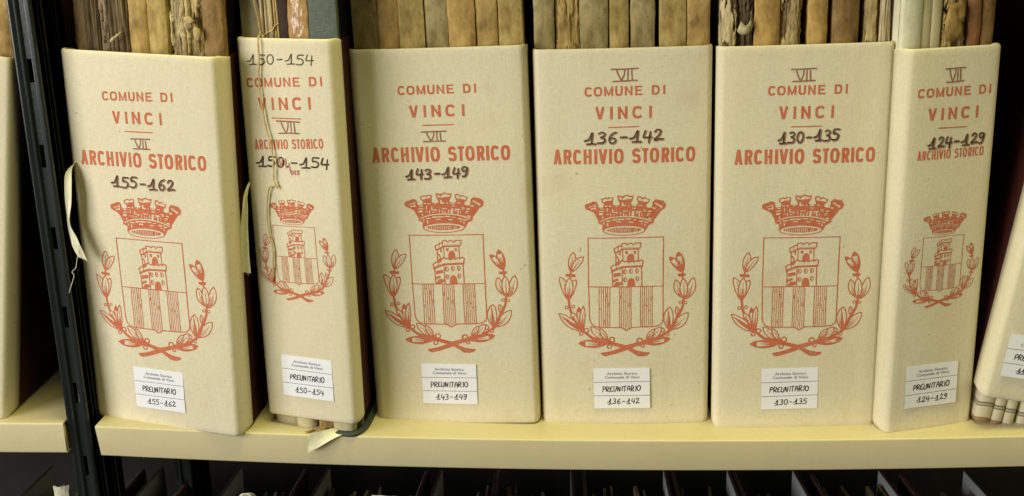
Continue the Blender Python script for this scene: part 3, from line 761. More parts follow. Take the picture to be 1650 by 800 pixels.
def upright(x0, yb, label, slots=True, back=False, z0=-.62, z1=.62):
    root = empty('slotted_upright', Matrix.Translation((x0, yb, 0)))
    W_ = .0212
    def strip(name, pts, za, zb, th=.0014):
        q = pts+[(x, y+th) for x, y in pts[::-1]]
        v, f = sweep([(x, y) for x, y in q], za, zb, close=True); n = len(q)
        f += [tuple(range(n))[::-1], tuple(range(n, 2*n))]; return v, f
    def join(name, parts):
        v = []; f = []
        for a, b_ in parts:
            o = len(v); v += a; f += [tuple(i+o for i in q) for q in b_]
        return link(name, mesh(name, v, f, False), M_POST, root)
    L = [(0, .030), (0, .0026), (.0003, .0012), (.0011, .0003), (.0022, 0), (.0045, .0009), (.0058, .0013), (.0070, .0004), (.0078, .0), (.0086, .0004), (.0090, .0022), (.0104, .0026)]
    Rr = [(.0146, .0026), (.0158, .0022), (.0164, .0004), (.0174, 0), (.0192, 0), (.0203, .0003), (.0210, .0012), (.0212, .0026), (.0212, .012), (.0206, .014), (.0206, .020), (.0212, .022), (.0212, .038), (.0206, .040), (.0206, .046), (.0212, .048), (.0212, .060)]
    join('ribbed_profile', [strip('', L, z0, z1)]); join('ribbed_profile', [strip('', Rr, z0, z1)])
    cs = [.3322+.0751*k for k in range(-13, 4)]
    parts = []; prev = z0
    for c in cs+[None]:
        a = z1 if c is None else c-.0102
        if a > prev: parts.append(box_vf(.0104, .0146, .0027, .0040, prev, a))
        if c is not None: prev = c+.0102
    join('slotted_web', parts)
    tag(root, label, 'shelf upright', 'black shelf uprights'); return root
upright(-.5347, .0040, 'black slotted metal shelf upright with ribbed front between the two bays')
upright(-.5347, .2500, 'rear black metal shelf upright behind the front one')

bp = boxes('back_panel', [(-1.3, 1.0, .43, .44, -.7, .7)], M_BACK); bp['kind'] = 'structure'

# ------------------------------------------------------------------ old books inside the folders
def book(fr, x0, x1, dy, zt, lab, m, kind='vellum', bulge=2.0, seed=0, zb=.0, ragged=0, cat='book', depth=.200, amp=1.0, boards=True, group=None, mpage=None, leanx=0.0, mboard=None, ti=.016):
    """a bound volume: rounded spine skin with relief, two boards and a page block behind"""
    root = empty('old_book', F[fr].matrix_world.copy()) if not False else None
    sk = math.tan(F[fr].matrix_world.to_euler('ZYX').z)
    cx = (x0+x1)/2; root.matrix_world = F[fr].matrix_world @ Matrix.Translation((cx*MM, dy*MM, zb))
    w_ = x1-x0; nx = max(14, int(w_/.5)); h = zt-zb
    zs = [0, .004, .010, .02, .05, .1, .2, .30]+list(np.arange(.31, h, .0013)); nz = len(zs)
    X, Z = np.meshgrid(np.linspace(-.5, .5, nx+1), zs)
    U = X*w_; ZZ = Z*1000
    edge = 1-np.clip(np.abs(X)*2, 0, 1)**4
    Y = -bulge*(1-(2*np.abs(X))**2.4)
    lay = np.zeros_like(X)
    if kind == 'vellum':
        Y = Y+amp*(1.1*(fbm(U*.07+seed, ZZ*.035, seed)-.5)+.25*(fbm(U*.5, ZZ*.12, seed+3)-.5))
    elif kind == 'flat':
        Y = Y*.4+amp*.35*(fbm(U*.05, ZZ*.03, seed)-.5)
    elif kind == 'pages':
        col = fbm(U*.8+seed*7, ZZ*.012, seed, 3); fine = vnoise2(U*1.4, ZZ*.015+5, seed+5)
        Y = Y*.5+amp*(4.5*(col-.5)+2.4*(fine-.5)); lay = np.clip(1.1-col*1.2, 0, 1)
    elif kind == 'torn':
        # a skin torn away in long vertical shreds over a rough under-layer
        mask = fbm(U*.22+seed*3.1, ZZ*.030+seed, seed, 5)-.5+ragged*.06*(np.abs(X)*2-.4)
        shred = fbm(U*1.1+seed, ZZ*.045, seed+1, 4)-.5
        under = 3.0*shred+1.2*(fbm(U*.5, ZZ*.5, seed+2, 4)-.5)
        t = np.clip((mask+.01)/.022, 0, 1); t = t*t*(3-2*t)
        cov = 1.4*(fbm(U*.35, ZZ*.05, seed+9)-.5)+.9*(fbm(U*.9, ZZ*.5, seed+12, 4)-.5)
        lipc = np.exp(-((mask-.0)/.010)**2)*(-1.6)
        Y = Y+amp*((1-t)*cov+t*(2.0+under)+lipc*(fbm(U*.6, ZZ*.6, seed+4)-.15)); lay = t*np.clip(.55-shred*2.0, 0, 1)
    # wandering side edges
    sh = (.6 if kind != 'flat' else .12)*amp
    U = U+sh*(fbm(ZZ*.05+seed*5, ZZ*0, seed+21)-.5)*2*np.sign(X)*(np.abs(X) > .4)
    if ragged: U = U+ragged*.8*(fbm(ZZ*.30+seed, ZZ*0+2, seed+31, 5)-.5)*2*np.clip(X*2-.6, 0, .4)*2.5-ragged*.5*(fbm(ZZ*.28+seed, ZZ*0+2, seed+37, 5)-.5)*2*np.clip(-X*2-.6, 0, .4)*2.5
    Y = np.where((Z < .008), Y+1.2*(1-Z/.008), Y)
    lo = leanx*Z*1000
    v = [((u+l)*MM, y*MM, z) for u, y, z, l in zip(U.ravel(), Y.ravel(), Z.ravel(), lo.ravel())]
    n1 = nx+1; f = []
    for j in range(nz-1):
        for i in range(nx): q = j*n1+i; f.append((q, q+1, q+n1+1, q+n1))
    # turn-in along both hinges, bottom and top
    b0 = len(v)
    for j in range(nz):
        for i, s_ in ((0, -1), (nx, 1)):
            q = v[j*n1+i]; v.append((q[0]-s_*.0002, q[1]+ti, q[2]))
    for j in range(nz-1):
        f.append((j*n1, (j+1)*n1, b0+2*(j+1), b0+2*j)); f.append((j*n1+nx, b0+2*j+1, b0+2*j+3, (j+1)*n1+nx))
    f.append(tuple(range(n1-1, -1, -1))+(b0, b0+1))
    e0 = (nz-1)*n1; f.append(tuple(range(e0, e0+n1))+(b0+2*nz-1, b0+2*nz-2))
    nm = 'page_edges' if kind == 'pages' else 'spine'
    me = mesh(nm, v, f, True); at = me.attributes.new('lay', 'FLOAT', 'POINT')
    L_ = np.zeros(len(v)); L_[:lay.size] = lay.ravel(); at.data.foreach_set('value', L_)
    link(nm, me, m, root)
    hw = w_/2-.5
    if boards:
        for s_ in (-1, 1):
            xa, xb = sorted2(s_*hw, s_*(hw-1.8)); boxes('cover_board', [(xa*MM, xb*MM, ti-.0005, depth, .001, h-.001)], mboard or m, root, skew=sk, y0=ti)
        boxes('page_block', [((-hw+2)*MM, (hw-2)*MM, .006, max(depth-.006, .03), .003, h-.006)], mpage or M_PAGE, root, skew=sk, y0=ti)
    else:
        boxes('page_block', [((-hw)*MM, (hw)*MM, .008, depth-.006, .001, h-.002)], mpage or M_PAGE, root, skew=sk, y0=ti)
    tag(root, lab, cat, group)
    return root
M_DKB = m_plain('shade_dark_board', (.012, .010, .008), .9, .2, 100, .05)  # near-black boards: shade beside two rightmost volumes put into the colour
M_PAGE = m_pages('old_page_edges', (.42, .34, .20), (.16, .11, .055), 1)
VT = lambda n, s, **k: m_parchment(n, s=None, **k) if False else None
def ve(name, lr, dr, seed, **k): return m_parchment(name, lr, dr, seed=seed, **k)
m_tan = ve('tan_vellum', (.50, .335, .11), (.20, .115, .030), 1)
m_yel = ve('yellow_vellum', (.56, .415, .14), (.25, .165, .042), 2)
m_grn = ve('greenish_vellum', (.44, .345, .145), (.20, .145, .05), 3)
m_org = ve('ochre_vellum', (.55, .36, .11), (.26, .145, .035), 4)
m_brn = ve('brown_leather', (.33, .20, .066), (.12, .066, .02), 5)
m_drk = ve('dark_leather', (.20, .145, .075), (.075, .05, .025), 6)
m_red = ve('red_brown_leather', (.37, .17, .07), (.20, .09, .035), 7)
m_pnk = ve('pinkish_torn_paper', (.47, .30, .13), (.22, .13, .05), 8, layer=(.26, .19, .09))
m_blu = ve('stained_torn_paper', (.36, .26, .15), (.20, .145, .09), 9, stain=(.05, .055, .075), amt=.9, layer=(.20, .15, .08))
m_tor = ve('torn_vellum', (.58, .43, .18), (.22, .15, .06), 10, layer=(.13, .085, .038))
m_tor2 = ve('torn_pale_skin', (.66, .54, .28), (.28, .19, .08), 11, layer=(.10, .065, .03))
m_wht = ve('white_wrapping_paper', (.72, .69, .50), (.60, .57, .38), 12, stain=(.4, .36, .22), amt=.2, streak=.2)
m_brd = ve('pale_board', (.54, .47, .27), (.42, .36, .19), 13, stain=(.3, .22, .1), amt=.3)
m_cdb = ve('grey_cardboard', (.38, .32, .185), (.27, .22, .115), 14, streak=.5)
m_dkp = m_pages('dark_pages', (.25, .17, .075), (.03, .018, .008), 2)
m_ltp = m_pages('light_pages', (.68, .55, .30), (.22, .15, .065), 3)
m_lth = ve('dark_red_leather', (.055, .028, .016), (.03, .015, .009), 15)
def m_glossy():
    m = m_parchment('glossy_orange_vellum', (.56, .35, .16), (.36, .20, .08), seed=16, rough=.16, amt=.25); return m
m_gls = m_glossy()
def m_greencloth():
    m, nt, b = mat('grey_green_book_cloth'); a = noise(nt, coords(nt, (1300, 1300, 120)), 1, 2); c = noise(nt, coords(nt, (120, 120, 1400)), 1, 2)
    h = math_(nt, 'ADD', a, c); col = ramp(nt, math_(nt, 'MULTIPLY', h, .5), [(.35, (.045, .062, .046)), (.65, (.10, .125, .092))])
    nt.links.new(col, b.inputs['Base Color']); b.inputs['Roughness'].default_value = .7; bump(nt, b, h, .5, .0005); return m
m_gcl = m_greencloth()

ZT = .445
# folder 155-162
GB = 'old volumes inside the archive folders'
B1 = [(-74.2, -62.5, m_pnk, 'torn', 'torn pinkish brown volume with ragged right edge, leftmost in folder 155-162', dict(ragged=1.6, amp=1.1)),
      (-62.2, -48.0, m_dkp, 'pages', 'dark brown block of exposed page edges, second in folder 155-162', dict(boards=False)),
      (-47.6, -37.6, m_blu, 'torn', 'torn volume with bluish stains on its spine in folder 155-162', dict(ragged=1.3, amp=1.2)),
      (-37.3, -18.6, m_dkp, 'pages', 'broad dark volume with grooved exposed pages and a torn scrap, folder 155-162', dict(amp=1.3, boards=False)),
      (-18.2, .6, m_tan, 'vellum', 'smooth tan vellum volume with soft round spine in folder 155-162', dict(bulge=3)),
      (1.8, 20.0, m_yel, 'vellum', 'yellowish vellum volume with a cracked right side in folder 155-162', dict(amp=1.2, ragged=.6)),
      (22.8, 37.0, m_tor2, 'torn', 'pale torn volume with cord-like vertical strips in folder 155-162', dict(ragged=1.2, amp=1.3)),
      (37.4, 54.8, m_tor, 'torn', 'volume with crumpled peeling leather flaps in folder 155-162', dict(ragged=1.4, amp=1.6)),
      (55.2, 73.6, m_brn, 'vellum', 'smooth brown leather volume, rightmost in folder 155-162', dict(mboard=M_DKB, ti=.007))]
for i, (a, b_, m, kd, lab, kw) in enumerate(B1): book(1, a, b_, 20+(i*37 % 5)*.5, ZT, lab, m, kd, seed=100+i, group=GB, **kw)
B2_ = [(-46.5, -26.2, m_cdb, 'flat', 'flat grey-tan cardboard volume, leftmost in folder 150-154', dict()),
       (-10.0, -.6, m_lth, 'flat', 'dark red-brown leather volume in the middle of folder 150-154', dict()),
       (-.2, 18.0, m_gls, 'vellum', 'glossy orange vellum volume with a bright crease in folder 150-154', dict(amp=2.6, bulge=3)),
       (18.6, 45.5, m_gcl, 'flat', 'grey-green cloth volume, rightmost in folder 150-154', dict(bulge=3.5, mboard=M_DKB, ti=.004))]
for i, (a, b_, m, kd, lab, kw) in enumerate(B2_): book(2, a, b_, 13+i*.4, ZT, lab, m, kd, seed=120+i, zb=-.0105, group=GB, **kw)
B3_ = [(-75.6, -53.5, m_grn, 'vellum', 'greenish grey vellum volume with a faint line across, leftmost in folder 143-149', {}),
       (-53.1, -34.4, m_org, 'vellum', 'golden vellum volume, second in folder 143-149', {}),
       (-34.0, -11.9, m_yel, 'vellum', 'mottled yellow vellum volume, third in folder 143-149', {}),
       (-11.1, 8.9, m_grn, 'vellum', 'grey-brown vellum volume in the middle of folder 143-149', {}),
       (9.3, 32.6, m_org, 'vellum', 'warm ochre vellum volume, third from the right in folder 143-149', {}),
       (33.2, 52.0, m_tan, 'vellum', 'tan vellum volume with a line across, second from right in folder 143-149', {}),
       (53.0, 74.0, m_yel, 'vellum', 'plain olive-yellow vellum volume, rightmost in folder 143-149', {})]
for i, (a, b_, m, kd, lab, kw) in enumerate(B3_): book(3, a, b_, 11+(i*53 % 7)*.35, ZT, lab, m, kd, seed=140+i, bulge=1.2, amp=.6, group=GB, **kw)
B4_ = [(-76.0, -57.8, m_grn, 'vellum', 'greyish vellum volume with fine cracks, leftmost in folder 136-142', {}),
       (-57.2, -36.6, m_tan, 'torn', 'vellum volume with a rough stitched left edge in folder 136-142', dict(ragged=.9, amp=.6)),
       (-36.0, -12.0, m_grn, 'vellum', 'wide creased grey-green vellum volume in folder 136-142', dict(amp=1.1)),
       (-11.2, 5.8, m_yel, 'vellum', 'narrow yellowish vellum volume in the middle of folder 136-142', dict(amp=1.0)),
       (7.6, 28.3, m_grn, 'vellum', 'grooved grey-brown vellum volume left of the black gap in folder 136-142', dict(amp=1.6)),
       (32.0, 55.2, m_yel, 'vellum', 'pale yellow vellum volume right of the black gap in folder 136-142', {}),
       (55.8, 75.6, m_tan, 'vellum', 'dull brown vellum volume, rightmost in folder 136-142', {})]
for i, (a, b_, m, kd, lab, kw) in enumerate(B4_): book(4, a, b_, 11+(i*53 % 7)*.35, ZT, lab, m, kd, seed=160+i, bulge=1.6, group=GB, **{**dict(amp=.8), **kw})
B5_ = [(-71.0, -57.6, m_tor2, 'torn', 'pale volume with shredded vertical strips, leftmost in folder 130-135', dict(ragged=1.0, amp=1.5)),
       (-57.2, -43.4, m_drk, 'torn', 'dark torn volume with a curled paper scrap in folder 130-135', dict(ragged=1.2, amp=1.6)),
       (-43.0, -21.8, m_org, 'vellum', 'golden brown vellum volume with ragged left edge in folder 130-135', dict(ragged=.7)),
       (-21.3, -3.0, m_tor, 'torn', 'torn volume with a crinkled right edge in folder 130-135', dict(ragged=2.0, amp=1.3)),
       (2.1, 18.2, m_org, 'vellum', 'brown vellum volume between two black gaps in folder 130-135', dict(ragged=.5)),
       (22.2, 44.6, m_brn, 'vellum', 'round brown leather volume with a light left side in folder 130-135', dict(bulge=4)),
       (49.5, 61.4, m_tor, 'torn', 'frayed volume with peeling strips in folder 130-135', dict(ragged=.8, amp=1.2)),
       (61.6, 70.6, m_ltp, 'pages', 'thin block of exposed page edges, rightmost in folder 130-135', dict(boards=False))]
for i, (a, b_, m, kd, lab, kw) in enumerate(B5_): book(5, a, b_, 11+(i*53 % 7)*.4, ZT, lab, m, kd, seed=180+i, group=GB, **{**dict(bulge=1.8), **kw})
B6_ = [(-42.0, -25.0, m_wht, 'flat', 'white paper-wrapped volume, leftmost in folder 124-129', dict(bulge=4)),
       (-24.6, -16.0, m_brd, 'flat', 'thin pale board volume next to the white one in folder 124-129', {}),
       (-15.6, -7.4, m_brd, 'flat', 'second thin pale board volume in folder 124-129', {}),
       (-6.2, 17.2, m_tor, 'torn', 'broad torn volume with a peeled tan patch in folder 124-129', dict(ragged=1.6, amp=1.8)),
       (18.2, 29.0, m_red, 'vellum', 'narrow red-brown leather volume in folder 124-129', {}),
       (30.6, 42.5, m_brn, 'vellum', 'brown leather volume with faint raised bands, rightmost in folder 124-129', {})]
for i, (a, b_, m, kd, lab, kw) in enumerate(B6_): book(6, a, b_, 14+(i*53 % 7)*.3, ZT, lab, m, kd, seed=200+i, group=GB, **{**dict(bulge=1.8), **kw})
for i, (a, b_, m) in enumerate([(42, 72, m_tan), (12, 41, m_brn)]):
    book(8, a, b_, 14, ZT, ['tan vellum volume in the folder left of the upright', 'brown volume in the folder left of the upright, cut off by the left edge'][i], m, 'vellum', seed=220+i, group=GB)

# loose sheet bundle in folder 150-154 : every folded leaf its own part
bn = empty('paper_bundle', F[2].matrix_world @ Matrix.Translation((-18.2*MM, 13*MM, -.0105)))
tag(bn, 'bundle of folded paper leaves tied with string in folder 150-154', 'paper bundle')
rs = random.Random(4)
for i, (xa, wd) in enumerate([(-7.8, 2.6), (-4.9, 2.4), (-2.2, 1.8), (-.1, 3.6), (3.9, 2.2), (6.4, 1.8)]):
    P = [(xa, .03+0)]+[(xa+wd/2-wd/2*math.cos(t), -.3-1.3*math.sin(t)) for t in np.linspace(0, math.pi, 9)]
    P = [(xa-40, 150)]+P[1:]+[(xa+wd-40, 150)]
    nz = 40; v = []; f = []; n = len(P)
    for k_ in range(nz+1):
        z = k_/nz*.44
        for x, y in P: v.append(((x+.5*math.sin(z*14+i*2))*MM, (y+.35*math.sin(z*30+i))*MM+(i % 3)*.0007, z))
    for k_ in range(nz):
        for q in range(n-1): f.append((k_*n+q, k_*n+q+1, (k_+1)*n+q+1, (k_+1)*n+q))
    link('folded_leaf', mesh('folded_leaf', v, f, True), m_ltp if i != 4 else m_tan, bn)
tube('string', [(-.0095, .001, .352), (-.008, -.0015, .358), (-.005, -.0023, .3625), (-.001, -.002, .3655), (.003, -.002, .3665), (.006, -.0015, .371), (.009, .001, .3725)], .0006, M_TWINE, bn, wob=.2)

# bottom ends of the volumes showing below folder 150-154
M_DGC = m_plain('dark_green_cloth', (.030, .042, .034), .6, .15, 200, .4)
bt = empty('volume_foot', F[2].matrix_world @ Matrix.Translation((0, .0, -.0118)))
tag(bt, 'pale rounded foot of a vellum volume under folder 150-154', 'book')
def foot(root, cx, wd, y0, h, m, name='foot'):
    P = [(cx+wd/2*math.cos(t), y0+6-6.5*abs(math.sin(t))**.7) for t in np.linspace(math.pi, 2*math.pi, 15)]
    P = [(P[0][0]-12, 50)]+P+[(P[-1][0]-12, 50)]
    rings = [(0, .86), (.0008, .95), (.0022, 1), (h, 1.0)]; v = []; f = []; n = len(P)
    for z, s_ in rings:
        for x, y in P: v.append(((cx+(x-cx)*s_)*MM, (y+(1-s_)*8)*MM, z))
    for k_ in range(len(rings)-1):
        for q in range(n-1): f.append((k_*n+q, k_*n+q+1, (k_+1)*n+q+1, (k_+1)*n+q))
    f.append(tuple(range(n))[::-1]); return link(name, mesh(name, v, f, True), m, root)
foot(bt, -30, 26, 6.0, .03, m_brd)
for k_, (cx, wd, y0, m, lab) in enumerate([(-9, 20, 3.0, m_brd, 'whitish rounded foot of a volume under the middle of folder 150-154'), (13, 18, 4.0, m_tan, 'pinkish brown foot of a volume under folder 150-154'), (31, 22, 2.2, m_brd, 'pale pink foot of the rightmost volume under folder 150-154')]):
    e = empty('volume_foot', F[2].matrix_world @ Matrix.Translation((0, 0, -.0118))); foot(e, cx, wd, y0, .03, m); tag(e, lab, 'book')
# dark green cloth board edge curving out under the right corner
e = empty('cloth_cover', F[2].matrix_world @ Matrix.Translation((0, 0, -.0122))); tag(e, 'dark green cloth cover edge curving out under the right corner of folder 150-154', 'book cover')
cv = catmull([(12, 3), (20, -1.2), (30, -2.8), (39, -2.4), (45, .5), (48.5, 8), (48, 25), (39, 60), (24, 110)], 6)
v = []; f = []
for k_, (z, o_) in enumerate([(0, -.8), (.0005, -.2), (.0016, 0), (.0026, -.2), (.0032, -.9)]):
    for i, p in enumerate(cv):
        T = cv[min(i+1, len(cv)-1)]-cv[max(i-1, 0)]; T = T/np.linalg.norm(T); nn = np.array([T[1], -T[0]])
        q = p+nn*o_; v.append((q[0]*MM, q[1]*MM, z))
n = len(cv)
for i, p in enumerate(cv):
    T = cv[min(i+1, len(cv)-1)]-cv[max(i-1, 0)]; T = T/np.linalg.norm(T); nn = np.array([T[1], -T[0]]); q = p-nn*5; v.append((q[0]*MM, q[1]*MM, .0042))
for k_ in range(5):
    for i in range(n-1): f.append((k_*n+i, k_*n+i+1, (k_+1)*n+i+1, (k_+1)*n+i))
link('cover_edge', mesh('cover_edge', v, f, True), M_DGC, e)

# volumes of the leaning folder: paper spines with printed bands
def m_band():
    m, nt, b = mat('banded_paper_spine'); tc = N(nt, 'ShaderNodeTexCoord'); sx = N(nt, 'ShaderNodeSeparateXYZ'); nt.links.new(tc.outputs['Object'], sx.inputs[0])
    z = sx.outputs['Z']; x2 = math_(nt, 'MULTIPLY', math_(nt, 'MULTIPLY', sx.outputs['X'], sx.outputs['X']), 30)
    zz = math_(nt, 'ADD', z, x2)
    f = ramp(nt, math_(nt, 'MULTIPLY', zz, 20), [(0, (.34, .20, .09)), (.085, (.38, .22, .1)), (.10, (.80, .74, .55)), (.30, (.80, .74, .55)), (.315, (.05, .04, .03)), (.345, (.7, .65, .47)), (.375, (.05, .04, .03)), (.40, (.8, .74, .55)), (.55, (.8, .74, .55))])
    c = mix(nt, noise(nt, coords(nt), 300, 3), f, (.5, .42, .28), 'MIX'); c = mix(nt, .25, f, c)
    nt.links.new(c, b.inputs['Base Color']); b.inputs['Roughness'].default_value = .5; return m
m_bnd = m_band()
for i, (xc, wd) in enumerate([(-64, 14.5), (-51.5, 10.5), (-41, 10.5), (-28, 11), (-15, 16), (1, 16)]):
    rt = empty('paper_bound_register', F[7].matrix_world @ Matrix.Translation((xc*MM, 14*MM, -.029+.0001*(xc+64)*-1.5)))
    hh = .36; P = [(wd/2*math.cos(t), 5-5.5*abs(math.sin(t))**.8) for t in np.linspace(math.pi, 2*math.pi, 13)]; P = [(P[0][0], 180)]+P+[(P[-1][0], 180)]
    v, f = sweep([(x*MM, y*MM) for x, y in P], 0, hh, nz=3); f += [tuple(range(len(P)))[::-1]]
    link('spine', mesh('spine', v, f, True), m_bnd, rt)
    boxes('page_block', [((-wd/2+1)*MM, (wd/2-1)*MM, .006, .175, .002, hh-.004)], M_PAGE, rt)
    tag(rt, ['leftmost white paper-bound register with printed bands under the leaning folder', 'second banded register from the left under the leaning folder', 'third banded register under the leaning folder, left of the dark gap', 'banded register right of the dark gap under the leaning folder', 'wide banded register at the right edge of the photo', 'banded register beyond the right edge under the leaning folder'][i], 'register', 'banded paper registers in the leaning folder')

# torn scraps on the worn volumes
def scrap(fr, pts, m, cx, cz, dy, lab, curl=2.0, seed=0):
    """small curled piece of paper or leather hanging from a spine; pts is its outline in mm"""
    rt = empty('torn_scrap', F[fr].matrix_world @ Matrix.Translation((cx*MM, dy*MM, cz*MM)))
    P = [np.array(p, float) for p in pts]; c = sum(P)/len(P); v = []; f = []; n = len(P)
    for lvl, s_ in enumerate((1, .66, .33)):
        for p in P:
            q = c+(p-c)*s_; r_ = (1-s_); y = -curl*(1-s_*s_)+.8*math.sin(q[0]*.9+seed)*s_+.6*math.sin(q[1]*.8+seed*2)
            v.append((q[0]*MM, y*MM, q[1]*MM))
    v.append((c[0]*MM, -curl*1.05*MM, c[1]*MM)); k_ = len(v)-1
    for l in range(2):
        for i in range(n): j = (i+1) % n; f.append((l*n+i, l*n+j, (l+1)*n+j, (l+1)*n+i))
    for i in range(n): f.append((2*n+i, 2*n+(i+1) % n, k_))
    o = link('torn_scrap_sheet', mesh('torn_scrap_sheet', v, f, True), m, rt)
    mod = o.modifiers.new('thick', 'SOLIDIFY'); mod.thickness = .0005
    tag(rt, lab, 'scrap'); return rt
scrap(1, [(-6, -7), (-2, -3), (3, 0), (9, 4), (8, 2), (2, -3), (-3, -7)], m_tor2, -28, 362, 13.0, 'curled tan scrap torn off a dark spine in folder 155-162', 1.2, 1)
scrap(1, [(-5, 6), (1, 7), (6, 3), (3, 1), (5, -2), (-1, -5), (-5, -1), (-3, 3)], m_tor2, 45, 373, 14.5, 'crumpled pale leather flap on a spine in folder 155-162', 2.5, 2)
scrap(1, [(-3, 6), (3, 4), (4, -3), (0, -8), (-3, -2)], m_tor, 52, 366, 15, 'lower brown leather flap on a spine in folder 155-162', 2, 3)
scrap(5, [(-3, 5), (-1, 1), (4, 2), (6, 7), (7, 1), (4, -6), (-2, -7), (-6, -3)], m_brd, -52, 366, 8, 'curled paper scrap on the dark torn volume in folder 130-135', 2.5, 4)
scrap(6, [(-9, -13), (-10, 4), (-7, 17), (-1, 18), (2, 21), (7, 20), (8, 8), (5, 2), (6, -8), (2, -14)], m_tan, 4, 362, 10.5, 'peeled tan leather patch on the torn volume in folder 124-129', 1.0, 6)

# ------------------------------------------------------------------ twine and tape ties
tw = [(-24.6, 430), (-24.4, 400), (-24.0, 383), (-20.6, 362.4), (-20.1, 354)]
pts = [((u-6.0)*MM, .0095, z*MM) for u, z in tw]+[(-.0222, .001, .3528), (-.0212, -.0035, .3500), (-.0214, -.0036, .336)]+[(u*MM, -.0034, z*MM) for u, z in [(-23.6, 314.8), (-22.9, 298.7), (-20.6, 277.1), (-16.4, 255.3), (-16.1, 238.7), (-16.6, 228.0), (-13.8, 221.0), (-15.8, 222.6), (-21.3, 221.4), (-24.8, 211.2), (-26.5, 192.8), (-25.5, 175.6), (-23.4, 164.2), (-25.0, 146.6), (-27.3, 133.5)]]
te = empty('hemp_twine', F[2].matrix_world.copy()); tube('twine_strand', pts, .00075, M_TWINE, te, wob=.3, sub=8, seg=7)
tag(te, 'thin yellowish hemp twine hanging down the front of folder 150-154', 'twine')

def wtie(fr, name, cpts, wv, label=None, **k):
    inv = F[fr].matrix_world.inverted()
    c = [tuple(inv @ Vector(p)) for p in cpts]; r3 = inv.to_3x3(); w_ = [tuple(r3 @ Vector(p)) for p in wv]
    return ribbon(name, c, w_, M_RIB, F[fr], **k)
wtie(1, 'tape_tie', [(-.499, .040, .249), (-.5035, .020, .2445), (-.5045, .012, .234), (-.5055, .0095, .216), (-.5075, .0085, .197), (-.5045, .0080, .181), (-.5015, .0075, .170), (-.4985, .0075, .1625)],
     [(.004, -.002, .006), (.006, -.003, .004), (.0078, -.003, .001), (.0070, -.003, 0), (.0042, -.005, 0), (.0075, -.003, .001), (.0088, -.002, -.001), (.0080, -.001, -.003)], ruffle=.0006)
wtie(2, 'tape_tie', [(-.343, .032, .230), (-.3460, .020, .222), (-.3475, .0145, .208), (-.3500, .0125, .185), (-.3520, .0115, .165), (-.3525, .0110, .1475)],
     [(.002, -.003, .002), (.003, -.004, 0), (.0052, -.003, 0), (.0078, -.0025, 0), (.0098, -.001, -.0005), (.0108, -.001, -.001)], ruffle=.0008)
wtie(2, 'tape_tie', [(-.258, .030, -.0075), (-.2700, .008, -.0055), (-.2830, .0, -.0065), (-.2940, -.0035, -.0098), (-.3030, -.0050, -.0125)],
     [(.000, -.010, .000), (.001, -.013, -.001), (.000, -.0075, -.0085), (-.001, -.003, -.0145), (-.0035, -.001, -.0185)], ruffle=.0004)
loose = empty('loose_thread', Matrix.Identity(4)); tube('thread', [(-.5010, .0070, .168), (-.5030, .0055, .176), (-.5005, .0055, .173), (-.5030, .0045, .163), (-.5050, .0035, .155), (-.5085, .0025, .1515), (-.5070, .0025, .1480), (-.5105, .0020, .1390), (-.5135, .0015, .1320)], .00028, M_RIB, loose)
tag(loose, 'single frayed thread dangling from the tape tie beside the upright', 'thread')
l2 = empty('loose_fibres', Matrix.Identity(4)); rs = random.Random(3)
for q in range(13):
    x = -.294+rs.uniform(-.008, .012); tube('fibre', [(x, .010, -.0085), (x-.003, .006+rs.uniform(-.002, .002), -.0075+rs.uniform(0, .002)), (x-.006-rs.uniform(0, .004), .003+rs.uniform(-.002, .003), -.0075)], .0008, m_tan, l2, seg=4)
tag(l2, 'brown loose fibres under folder 150-154 beside the tape end', 'fibres')

# ------------------------------------------------------------------ the shelf below
ls = boxes('lower_shelf', [(-1.15, .62, 0, .30, -.56, -.53)], M_SHELF); tag(ls, 'lower metal shelf under the dark folders', 'shelf', 'beige metal shelves')
GL = 'folders standing open in the dark on the shelf below'
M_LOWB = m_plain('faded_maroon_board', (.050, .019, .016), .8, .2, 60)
def lower(x, w_, rz, seed, lab, rim=-.19, dark=True):
    rt = empty('lower_folder', fmat(x, .02, -.53, rz, 0)); h = rim+.53; r_ = random.Random(seed); a = w_/2
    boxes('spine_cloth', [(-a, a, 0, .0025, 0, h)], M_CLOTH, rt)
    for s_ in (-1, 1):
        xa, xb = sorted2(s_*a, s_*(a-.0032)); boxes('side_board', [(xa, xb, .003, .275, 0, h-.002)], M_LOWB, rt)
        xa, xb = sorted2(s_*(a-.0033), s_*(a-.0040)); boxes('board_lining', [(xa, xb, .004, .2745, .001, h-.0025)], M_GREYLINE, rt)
    # contents: packed worn leaves of uneven height, each its own sheet bundle
    xx = -a+.006; v = []; f = []
    while xx < a-.006:
        t = r_.uniform(.0012, .004); hh = h-r_.uniform(.012, .05); o = len(v); y0 = r_.uniform(.02, .05); ln = r_.uniform(.2, .22)
        q = 6; tilt = r_.uniform(-.006, .006)
        for i in range(q+1):
            y = y0+ln*i/q; z = hh+r_.uniform(-.006, .006); dx = r_.uniform(-.002, .002)
            v += [(xx+dx, y, 0), (xx+t+dx, y, 0), (xx+t+dx+tilt, y, z), (xx+dx+tilt, y, z)]
        for i in range(q):
            b0 = o+4*i
            for k_ in range(4): f.append((b0+k_, b0+(k_+1) % 4, b0+4+(k_+1) % 4, b0+4+k_))
        f += [(o, o+3, o+2, o+1), (o+4*q, o+4*q+1, o+4*q+2, o+4*q+3)]
        xx += t+r_.uniform(.0005, .0045)
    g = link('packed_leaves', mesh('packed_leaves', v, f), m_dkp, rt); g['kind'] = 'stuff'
    tag(rt, lab, 'archive folder', GL); return rt
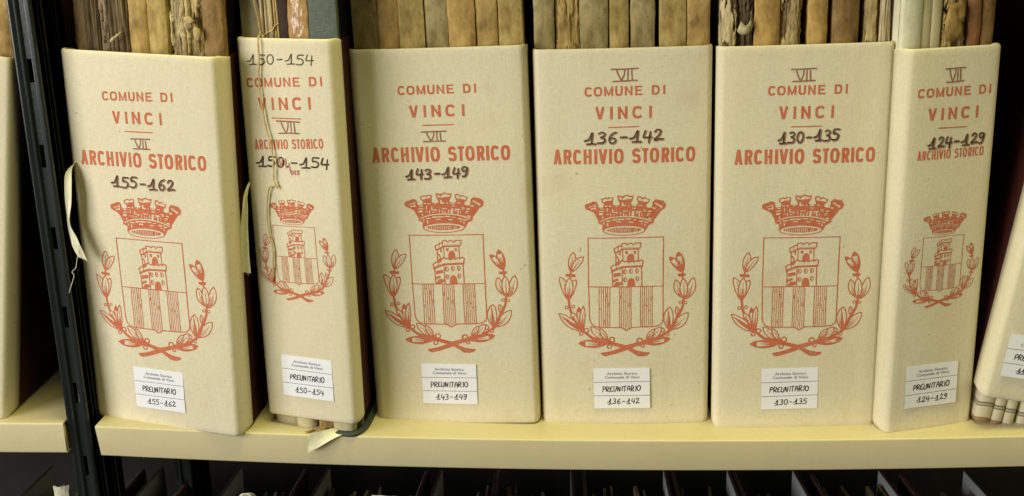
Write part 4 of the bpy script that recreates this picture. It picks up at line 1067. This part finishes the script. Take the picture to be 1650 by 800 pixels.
for i, (x, w_, rz, lab) in enumerate([(-.66, .12, -.05, 'dark open folder on the shelf below, far left beyond the upright'), (-.565, .05, -.08, 'narrow dark open folder on the shelf below, just left of the upright'),
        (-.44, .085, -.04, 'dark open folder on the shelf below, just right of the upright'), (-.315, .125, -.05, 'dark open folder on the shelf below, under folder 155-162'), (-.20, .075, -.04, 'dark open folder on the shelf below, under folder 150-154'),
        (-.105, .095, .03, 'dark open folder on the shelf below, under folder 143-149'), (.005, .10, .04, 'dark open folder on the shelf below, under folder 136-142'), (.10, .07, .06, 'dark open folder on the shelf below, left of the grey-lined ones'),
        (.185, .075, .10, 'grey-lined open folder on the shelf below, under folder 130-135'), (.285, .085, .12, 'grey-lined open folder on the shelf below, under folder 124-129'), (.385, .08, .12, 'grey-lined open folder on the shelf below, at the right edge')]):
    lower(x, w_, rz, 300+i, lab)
def ltie(cp, wv, lab):
    e = empty('tape_end', Matrix.Translation(cp[0])); c0 = Vector(cp[0])
    ribbon('tape', [tuple(Vector(p)-c0) for p in cp], wv, M_RIB, e, ruffle=.0015); tag(e, lab, 'tape end')
ltie([(-.585, .07, -.135), (-.583, .066, -.120), (-.580, .063, -.105), (-.578, .060, -.094)], [(.02, 0, 0), (.018, .002, .001), (.015, 0, .002), (.017, 0, .001)], 'frayed cream tape end standing up below the left bay')
ltie([(-.565, .070, -.125), (-.556, .066, -.112), (-.546, .062, -.105), (-.535, .060, -.104)], [(.0, 0, .012), (.002, 0, .014), (.001, 0, .013), (0, 0, .010)], 'curled cream tape end next to the upright below the left bay')
ltie([(-.40, .06, -.125), (-.398, .058, -.112), (-.392, .055, -.102), (-.382, .055, -.100), (-.374, .055, -.112)], [(.0, 0.003, .012), (.004, .003, .010), (.008, .003, .006), (.006, .004, -.004), (.002, .004, -.01)], 'small curled tape end below folder 155-162')
ltie([(-.262, .062, -.110), (-.250, .058, -.1085), (-.238, .057, -.1085), (-.229, .058, -.110), (-.2245, .063, -.113), (-.223, .072, -.118)], [(.002, .0, .018), (.001, 0, .018), (.000, 0, .018), (.001, 0, .017), (.003, 0, .016), (.003, 0, .014)], 'wide curled cream tape end below folder 143-149')
ltie([(-.535, .055, -.1080), (-.525, .052, -.1040), (-.515, .050, -.1045), (-.507, .050, -.110)], [(.0, 0, .010), (.001, 0, .010), (.001, 0, .010), (.002, 0, .008)], 'low flat cream tape end touching the upright below the left bay')

bpy.data.materials.remove(bpy.data.materials['hollow'])
